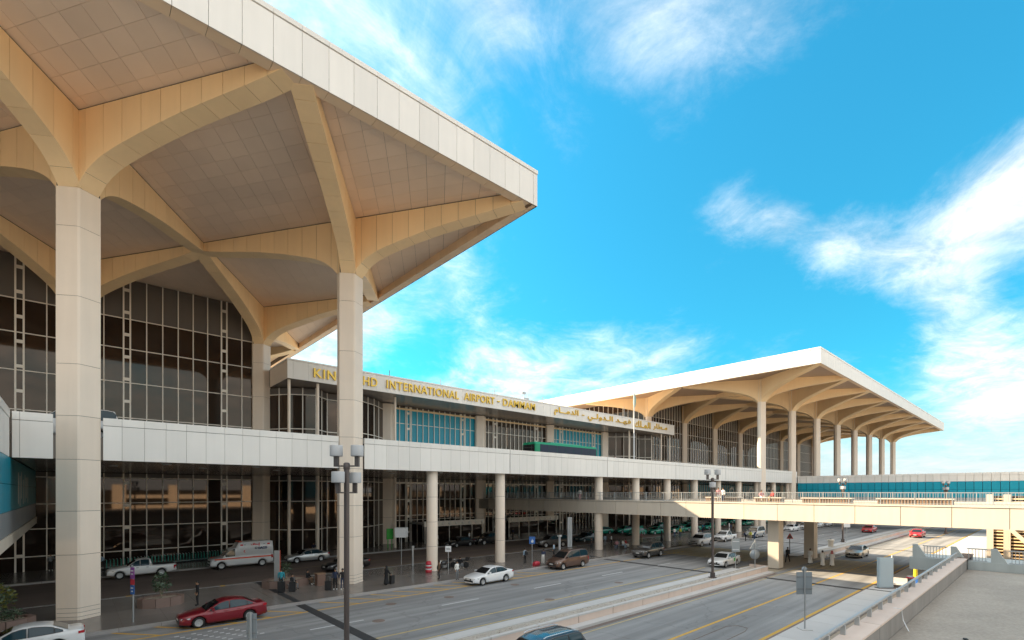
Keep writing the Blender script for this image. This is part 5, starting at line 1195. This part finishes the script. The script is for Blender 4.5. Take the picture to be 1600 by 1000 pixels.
# ------------------------------------------------------------------ litter on the flat roof
def debris(x, y, sx, sy, sz, m, label, rz):
    T = thing('roof_debris', label, 'debris', (x, y, 3.4), R(rz)); q = MB(); q.loft([[(-sx, -sy, 0), (-sx, sy, 0), (-sx * .9, sy * .9, sz), (-sx * .9, -sy * .9, sz)], [(sx, -sy, 0), (sx, sy, 0), (sx * .9, sy * .9, sz), (sx * .9, -sy * .9, sz)]], m, smooth=False); q.build('lump', T, world=False); return T
T = debris(18.1, 1.15, .38, .12, .12, M['whitesign'], 'pale blue-white lid lying on the flat concrete roof', -50)
debris(20.9, 1.9, .10, .05, .05, M['black'], 'small black scrap on the flat roof above the pale lid', 20); debris(16.2, 2.05, .09, .05, .05, M['black'], 'small black scrap on the flat roof left of the pale lid', -20)
T = thing('roof_cable', 'thin pale cable hanging over the roof edge wall', 'cable', (20.9, 3.5, 4.05)); q = MB(); q.tube([(20.9, 3.75, 4.10), (20.95, 3.54, 4.1), (21.0, 3.5, 3.7), (20.7, 3.3, 3.42)], .018, M['whitesign'], 5); q.build('cable', T)
# ------------------------------------------------------------------ people (front towards local -Y)
CM = {}
def cloth(n, c, r=.8):
    if n not in CM: CM[n] = mat(n + '_cloth', c, r, var=0)
    return CM[n]
SKIN = [mat('skin_tone_light_brown', (.36, .20, .12), .5, var=0), mat('skin_tone_brown', (.22, .115, .065), .5, var=0)]
HAIR = mat('black_hair', (.012, .010, .009), .6, var=0)
C_ = dict(black=cloth('black', (.012, .012, .014)), navy=cloth('navy', (.02, .03, .07)), white=cloth('white', (.78, .77, .74)), teal=cloth('teal', (.03, .30, .38)), jeans=cloth('jeans', (.05, .09, .17)), grey=cloth('grey', (.20, .21, .22)),
          ltblue=cloth('light_blue', (.35, .48, .60)), khaki=cloth('khaki', (.36, .30, .20)), red=cloth('red', (.42, .05, .05)), brown=cloth('brown', (.16, .10, .06)), pink=cloth('pink', (.55, .28, .30)), hivis=cloth('yellow', (.65, .62, .08)), check=cloth('red_white_scarf', (.50, .16, .15)))
def person(x, y, face, label, pose='stand', top='white', legs='black', shoes='black', robe=None, scarf=None, group=None, z=.15, h=1.73, skin=0, bag=None, hair=True, seed=0):
    """face: heading in degrees the person looks towards (0 = +X, 90 = +Y)"""
    T = thing('person', label, 'person', (x, y, z), R(face + 90), group)
    k = h / 1.75; rg = random.Random(seed * 7 + int(x * 31) + int(y * 17)); sw = rg.uniform(-.03, .03)
    J = {}
    J['pel'] = (0, 0, .95); J['wai'] = (0, 0, 1.10); J['che'] = (0, -.01, 1.32); J['nek'] = (0, .0, 1.49); J['hd0'] = (0, -.015, 1.57); J['hd1'] = (0, -.02, 1.68)
    for s, n in ((-1, 'l'), (1, 'r')):
        J['sh' + n] = (s * .185, .0, 1.43); J['el' + n] = (s * .235, .03, 1.15); J['ha' + n] = (s * .24, -.06, .91); J['hp' + n] = (s * .09, 0, .92); J['kn' + n] = (s * .10, -.02, .50); J['an' + n] = (s * .105, .02, .09); J['to' + n] = (s * .12, -.14, .035)
    if pose == 'walk':
        J['knl'] = (-.10, -.22, .52); J['anl'] = (-.10, -.30, .10); J['tol'] = (-.11, -.45, .06); J['knr'] = (.10, .08, .50); J['anr'] = (.10, .36, .14); J['tor'] = (.11, .25, .04)
        J['ell'] = (-.23, .14, 1.17); J['hal'] = (-.22, .10, .93); J['elr'] = (.23, -.10, 1.16); J['har'] = (.21, -.27, .98)
    if pose == 'phone': J['elr'] = (.25, -.08, 1.17); J['har'] = (.10, -.30, 1.25)
    if pose == 'pull': J['elr'] = (.27, .12, 1.16); J['har'] = (.30, .26, .98)
    if pose == 'lean':
        for n in ('wai', 'che', 'nek', 'hd0', 'hd1', 'shl', 'shr', 'ell', 'elr', 'hal', 'har'):
            a = J[n]; J[n] = (a[0], a[1] - (a[2] - .95) * .55, .95 + (a[2] - .95) * .82)
        J['hal'] = (-.2, -.55, .85); J['har'] = (.2, -.55, .85)
    if pose == 'sit':
        d = .47
        for n in list(J):
            if n[:2] in ('kn', 'an', 'to'): continue
            a = J[n]; J[n] = (a[0], a[1], a[2] - d)
        for s, n in ((-1, 'l'), (1, 'r')): J['kn' + n] = (s * .13, -.44, .50); J['an' + n] = (s * .13, -.42, .09); J['to' + n] = (s * .14, -.58, .035); J['ha' + n] = (s * .10, -.36, .60); J['el' + n] = (s * .25, -.06, .70)
    E = [('pel', 'wai'), ('wai', 'che'), ('che', 'nek'), ('nek', 'hd0'), ('hd0', 'hd1')]
    for n in 'lr': E += [('che', 'sh' + n), ('sh' + n, 'el' + n), ('el' + n, 'ha' + n), ('pel', 'hp' + n), ('hp' + n, 'kn' + n), ('kn' + n, 'an' + n), ('an' + n, 'to' + n)]
    RAD = dict(pel=(.155, .12), wai=(.14, .105), che=(.165, .115), nek=(.055, .055), hd0=(.075, .085), hd1=(.08, .095), sh=(.072, .07), el=(.047, .047), ha=(.03, .035), hp=(.095, .1), kn=(.062, .065), an=(.045, .05), to=(.04, .035))
    names = list(J); me = bpy.data.meshes.new('body'); me.from_pydata([tuple(c * k for c in J[n]) for n in names], [(names.index(a), names.index(b)) for a, b in E], [])
    o = bpy.data.objects.new('tmp', me); COL.objects.link(o); o.modifiers.new('s', 'SKIN'); o.modifiers.new('b', 'SUBSURF').levels = 1
    for n, sv in zip(names, me.skin_vertices[0].data):
        r = RAD.get(n, RAD.get(n[:2])); sv.radius = (r[0] * k, r[1] * k); sv.use_root = n == 'pel'
    dg = bpy.context.evaluated_depsgraph_get(); dg.update(); bmesh_ = bpy.data.meshes.new_from_object(o.evaluated_get(dg)); bpy.data.objects.remove(o)
    q = MB(); sk = SKIN[skin]
    segs = [(Vector(J[a]) * k, Vector(J[b]) * k, a, b) for a, b in E]
    vs = [v.co.copy() for v in bmesh_.vertices]
    def which(p):
        best = None
        for a, b, na, nb in segs:
            t = max(0, min(1, (p - a).dot(b - a) / max(1e-9, (b - a).length_squared))); d = (a + (b - a) * t - p).length
            if best is None or d < best[0]: best = (d, na, nb, t)
        _, na, nb, t = best
        if nb in ('hd0', 'hd1') : return sk
        if nb[:2] == 'ha': return sk if t > (.8 if top != 'tee' else .1) else C_[top]
        if nb[:2] in ('sh', 'el', 'wa', 'ch', 'ne'): return C_[top]
        if nb[:2] == 'to' or (nb[:2] == 'an' and t > .93): return C_[shoes]
        return C_[legs]
    b0 = len(q.v); q.v += [tuple(v) for v in vs]
    for p in bmesh_.polygons:
        q.f.append(tuple(p.vertices)); q.m.append(q.mi(which(p.center))); q.sm.append(True)
    # head details and hands on the same mesh
    hd = Vector(J['hd0']) * k; q.tube([hd + Vector((0, -.075, .075)) * k, hd + Vector((0, -.115, .035)) * k], [.010 * k, .017 * k], sk, 5)
    for s in (-1, 1):
        q.lathe([(.0, -.008), (.012, 0), (.0, .008)], C_['black'], 6, hd + Vector((s * .032, -.088, .075)) * k); q.lathe([(0, -.03), (.016, 0), (0, .03)], sk, 6, hd + Vector((s * .083, .0, .06)) * k)
    q.box(*[c for a, b in zip(hd + Vector((-.022, -.094, .005)) * k, hd + Vector((.022, -.086, .014)) * k) for c in (a, b)], C_['red'] if False else SKIN[1])
    for n, s in (('l', -1), ('r', 1)):
        ha = Vector(J['ha' + n]) * k; d = (ha - Vector(J['el' + n]) * k).normalized(); w = Vector((0, 1, 0)) if abs(d.y) < .7 else Vector((1, 0, 0)); w = (w - d * w.dot(d)).normalized(); nrm = d.cross(w)
        q.loft([[ha + w * .03 * k, ha + nrm * .014 * k, ha - w * .03 * k, ha - nrm * .014 * k], [ha + d * .085 * k + w * .04 * k, ha + d * .085 * k + nrm * .015 * k, ha + d * .085 * k - w * .04 * k, ha + d * .085 * k - nrm * .015 * k]], sk)
        for i, l in enumerate((.065, .078, .072, .055)):
            b = ha + d * .08 * k + w * (.030 - .02 * i) * k; q.tube([b, b + (d * .6 + nrm * s * -.1) * l * k, b + (d + nrm * s * -.35) * l * k], [.0095 * k, .009 * k, .007 * k], sk, 5)
        b = ha + d * .02 * k + w * .03 * k; q.tube([b, b + (d * .03 + w * .025) * k, b + (d * .065 + w * .03) * k], [.011 * k, .010 * k, .008 * k], sk, 5)
    body = q.mesh('body', fix=False); part('body', body, T, world=False)
    if hair and not scarf:
        q = MB(); c = hd + Vector((0, .012, .075)) * k; rings = []
        for zz, rr in ((-.06, .082), (0, .098), (.05, .096), (.09, .075), (.115, .03)): rings.append([(c.x + rr * k * .95 * math.cos(2 * math.pi * i / 14), c.y + rr * k * 1.06 * math.sin(2 * math.pi * i / 14) + (.03 * k if math.sin(2 * math.pi * i / 14) < -.3 and zz < .04 else 0), c.z + zz * k) for i in range(14)])
        q.loft(rings, HAIR); q.build('hair', T, world=False)
    if robe:
        m = C_[robe]; dz = .47 if pose == 'sit' else 0; q = MB(); fl = .09 if robe == 'black' else .06; rings = []
        lean = .10 if pose == 'walk' else 0
        for zz, rx, ry in ((.13, .19 + fl * .6, .17 + fl + lean), (.35, .185 + fl * .4, .165 + fl * .5 + lean * .6), (.70, .18, .155 + lean * .2), (.95, .19, .15), (1.15, .175, .135), (1.34, .205, .14), (1.45, .15, .10), (1.50, .07, .07)):
            rings.append([((rx + .012 * math.sin(5 * i + zz * 9)) * k * math.cos(2 * math.pi * i / 18), (ry + .012 * math.cos(7 * i)) * k * math.sin(2 * math.pi * i / 18), (zz - dz * (zz > .5)) * k) for i in range(18)])
        q.loft(rings, m); q.build('abaya' if robe == 'black' else 'robe', T, world=False)
        for n in 'lr':
            q = MB(); q.tube([Vector(J['sh' + n]) * k, Vector(J['el' + n]) * k, Vector(J['el' + n]) * k * .15 + Vector(J['ha' + n]) * k * .85], [.085 * k, .07 * k, .065 * k], m, 10); q.build('sleeve', T, world=False)
    if scarf:
        m = C_[scarf]; q = MB(); c = hd + Vector((0, .015, 0)) * k; rings = []
        for zz, rr, op in ((-.20, .17, .3), (-.08, .13, .4), (.04, .112, .5), (.12, .10, .2), (.17, .06, 0), (.185, .01, 0)): rings.append([(c.x + rr * k * math.cos(2 * math.pi * i / 16), c.y + rr * k * math.sin(2 * math.pi * i / 16) * (1 - op * (.55 if math.sin(2 * math.pi * i / 16) < -.5 else 0)), c.z + zz * k) for i in range(16)])
        q.loft(rings, m); q.build('headscarf', T, world=False)
    if bag == 'backpack':
        q = MB(); b = Vector(J['che']) * k; q.loft([[(-.15, .12, b.z - .32), (.15, .12, b.z - .32), (.13, .28, b.z - .30), (-.13, .28, b.z - .30)], [(-.16, .11, b.z - .1), (.16, .11, b.z - .1), (.14, .30, b.z - .1), (-.14, .30, b.z - .1)], [(-.13, .11, b.z + .12), (.13, .11, b.z + .12), (.1, .2, b.z + .1), (-.1, .2, b.z + .1)]], C_['black']); q.build('backpack', T, world=False)
    return T
person(6.45, 40.3, 180, 'man in a black suit standing behind the red sedan', 'stand', 'black', 'black')
person(12.5, 42.2, 60, 'man in a teal shirt seen from behind beside dark suitcases', 'stand', 'teal', 'black', bag=None)
person(13.25, 41.9, -60, 'seated person in dark clothes between the suitcases and the plant', 'sit', 'black', 'grey')
person(14.9, 43.2, -50, 'person in black with white shoes sitting on the stone planter edge', 'sit', 'black', 'brown', 'white')
person(15.75, 39.3, -120, 'man in navy with a suitcase left of his companion by the second big column', 'stand', 'navy', 'black', 'white')
person(16.2, 38.95, -100, 'man in black and white shoes right of his navy companion', 'phone', 'black', 'navy', 'white')
person(19.75, 38.35, 180, 'woman in a black robe pulling a suitcase across the pavement', 'pull', 'black', 'black', robe='black', scarf='black', h=1.66)
person(24.6, 37.65, 150, 'man in dark clothes with a backpack at the kerb left of the white sedan', 'stand', 'brown', 'black', bag='backpack', skin=1)
person(29.6, 41.4, 30, 'person in dark top and pale trousers crouched beside the motorcycles', 'sit', 'black', 'grey', 'white')
person(37.0, 39.5, 90, 'man in a light blue shirt with a black backpack right of the second round column', 'stand', 'ltblue', 'black', bag='backpack')
person(38.2, 37.9, 30, 'person in navy top and white trousers bending by the blue parking sign', 'lean', 'navy', 'white', 'white')
person(43.4, 41.2, 120, 'person in black with a pale blue jacket behind the bronze van', 'stand', 'ltblue', 'black')
person(51.6, 42.0, 200, 'person in black left of the third round column', 'phone', 'black', 'black')
person(25.6, 33.9 + 2.4, -80, 'driver in white leaning out behind the white sedan', 'stand', 'white', 'grey')
# men in robes crossing below the footbridge, and the walker in black
person(59.3, 20.2, 180, 'man in black striding past the first bridge pier', 'walk', 'black', 'black', skin=1, z=.16)
person(61.2, 18.5, 180, 'leftmost of three men in white robes crossing below the footbridge', 'walk', 'white', 'white', robe='white', z=0)
person(60.2, 17.0, 10, 'middle of three men in white robes crossing below the footbridge', 'walk', 'white', 'white', robe='white', skin=1, z=0)
person(60.9, 16.3, 10, 'rightmost robed man with a red chequered headscarf below the footbridge', 'walk', 'white', 'white', robe='white', scarf='check', z=0)
# groups between the bridge columns
GR = [(56.6, 44.6, 'stand', 'grey', 'black', None, None, 'man in a grey top at the left of the group past the third round column'), (57.4, 44.2, 'stand', 'ltblue', 'grey', None, None, 'man in a pale blue top second from left in the group'), (58.1, 43.6, 'phone', 'white', 'black', None, None, 'man in a white shirt among the group right of the third round column'),
      (56.3, 41.3, 'sit', 'pink', 'jeans', None, None, 'seated person in a pink top in front of the group'), (57.3, 41.0, 'sit', 'white', 'ltblue', None, None, 'seated person in white with pale trousers in front of the group'), (58.2, 41.2, 'sit', 'red', 'white', None, None, 'seated person in a red top at the right end of the seated row'),
      (65.2, 43.2, 'phone', 'pink', 'khaki', None, None, 'person in a pink top leaning by the tan column behind the dark SUV'), (69.5, 42.3, 'stand', 'black', 'black', 'black', 'black', 'woman in a black robe beside the second tan column'),
      (78.6, 44.2, 'stand', 'hivis', 'jeans', None, None, 'worker in a yellow vest in front of the green taxis'), (77.4, 44.6, 'stand', 'white', 'jeans', None, None, 'person in a white top left of the worker in yellow'), (84.2, 47.2, 'stand', 'ltblue', 'navy', None, None, 'person in a pale blue top in front of a green taxi'),
      (88.6, 46.8, 'stand', 'ltblue', 'grey', None, None, 'leftmost of a row of people waiting at the green taxis'), (90.0, 46.9, 'stand', 'grey', 'jeans', None, None, 'person in grey in the row waiting at the green taxis'), (91.3, 46.6, 'stand', 'teal', 'navy', None, None, 'person in teal in the row waiting at the green taxis'), (92.4, 46.9, 'stand', 'navy', 'black', None, None, 'person in navy at the right of the row at the green taxis'),
      (96.2, 43.5, 'stand', 'white', 'white', 'white', 'white', 'man in a white robe behind the white pickup under the footbridge'), (97.4, 43.2, 'stand', 'khaki', 'brown', None, None, 'man in khaki beside the white robed man behind the pickup'), (94.9, 42.6, 'stand', 'navy', 'black', None, None, 'man in navy left of the white robed man behind the pickup'),
      (81.9, 34.3, 'lean', 'navy', 'black', None, None, 'man in navy unloading at the tail of the white pickup'), (83.6, 34.2, 'lean', 'hivis', 'khaki', None, None, 'man in yellow bending behind the white pickup'), (84.6, 34.0, 'lean', 'jeans', 'jeans', None, None, 'man in denim bending in front of the silver minivan')]
for i, (x, y, ps, tp, lg, rb, sc, lab) in enumerate(GR):
    person(x, y, (i * 67) % 360, lab, ps, tp, lg, robe=rb, scarf=sc, skin=i % 2, z=.15 if y > 36.7 else 0, seed=i)
for x in (56.3, 57.3, 58.2): pass
BN = thing('bench', 'long dark bench under the seated people right of the third round column', 'bench', (57.25, 41.35, .15)); q = MB(); q.box(55.8, 58.8, 41.15, 41.6, .52, .58, M['metal']); q.build('seat', BN)
for x in (56.0, 58.6): boxpart('leg', x - .04, x + .04, 41.2, 41.55, .15, .52, M['metal'], BN)
BN = thing('bench', 'low dark stool bench under the seated person by the suitcases', 'bench', (13.2, 42.0, .15)); q = MB(); q.box(12.95, 13.5, 41.8, 42.2, .50, .56, M['metal']); q.build('seat', BN); boxpart('leg', 13.0, 13.08, 41.85, 42.15, .15, .5, M['metal'], BN); boxpart('leg', 13.38, 13.46, 41.85, 42.15, .15, .5, M['metal'], BN)
# people along the glass
person(2.4, 65.2, 200, 'man in a pale blue shirt with luggage trolley left of the white pickup', 'lean', 'ltblue', 'black'); person(1.9, 66.0, -60, 'person in black at the glass behind the man in the pale blue shirt', 'stand', 'black', 'black')
person(-1.6, 68.0, -80, 'person in black and white left of the first big column at the glass', 'phone', 'grey', 'black', 'white'); person(22.4, 62.6, -120, 'man in navy and white at the silver sedan behind the lobby', 'lean', 'navy', 'white')
person(40.2, 62.2, -90, 'man in a white robe at the entrance doors behind the black sedan', 'stand', 'white', 'white', robe='white', scarf='white'); person(46.1, 62.0, -60, 'man in a white shirt and jeans behind the black sedan', 'stand', 'white', 'jeans')
person(56.0, 62.8, 180, 'man in navy at the doors under the dark bridge', 'stand', 'navy', 'black'); person(53.6, 62.4, 90, 'man in black at the doors left of his navy neighbour', 'stand', 'black', 'grey')
# people on the footbridge and the upper road
FZ = BZ1 + .06
person(54.0, 26.3, 100, 'leftmost of three people at the bridge rail behind the lamp post', 'stand', 'white', 'white', robe='white', scarf='white', z=FZ); person(54.1, 25.7, 200, 'middle person in a pink top at the bridge rail behind the lamp post', 'stand', 'pink', 'white', z=FZ); person(54.0, 25.1, 160, 'right person in navy trousers at the bridge rail behind the lamp post', 'stand', 'white', 'navy', z=FZ)
person(55.1, 21.4, 220, 'seated person in a pale top on the bridge above the first pier', 'sit', 'pink', 'white', z=FZ + .2); person(55.0, 20.2, 140, 'seated person in red on the bridge above the first pier', 'sit', 'red', 'khaki', z=FZ + .2)
person(53.9, 46.0, 230, 'person in white leaning at the bridge rail under the elevated road', 'stand', 'white', 'pink', z=FZ); person(53.9, 42.6, 230, 'person in pink at the bridge rail left of the third round column', 'stand', 'pink', 'grey', z=FZ)
person(54.4, 63.0, 230, 'person in brown at the far end of the bridge rail under the elevated road', 'stand', 'brown', 'black', z=FZ)
for i, (x, tp, lab) in enumerate(((72.4, 'white', 'left one of the heads above the parapet below the canopy end'), (75.0, 'white', 'middle one of the heads above the parapet below the canopy end'), (82.5, 'navy', 'dark clothed person above the parapet right of the canopy end'))): person(x, 44.0, 200, lab, 'stand', tp, 'grey', z=11.6)
person(58.2, 43.0, 200, 'person in pink standing behind the parapet at the rear of the green bus', 'stand', 'pink', 'white', z=11.6)
bpy.context.view_layer.update()
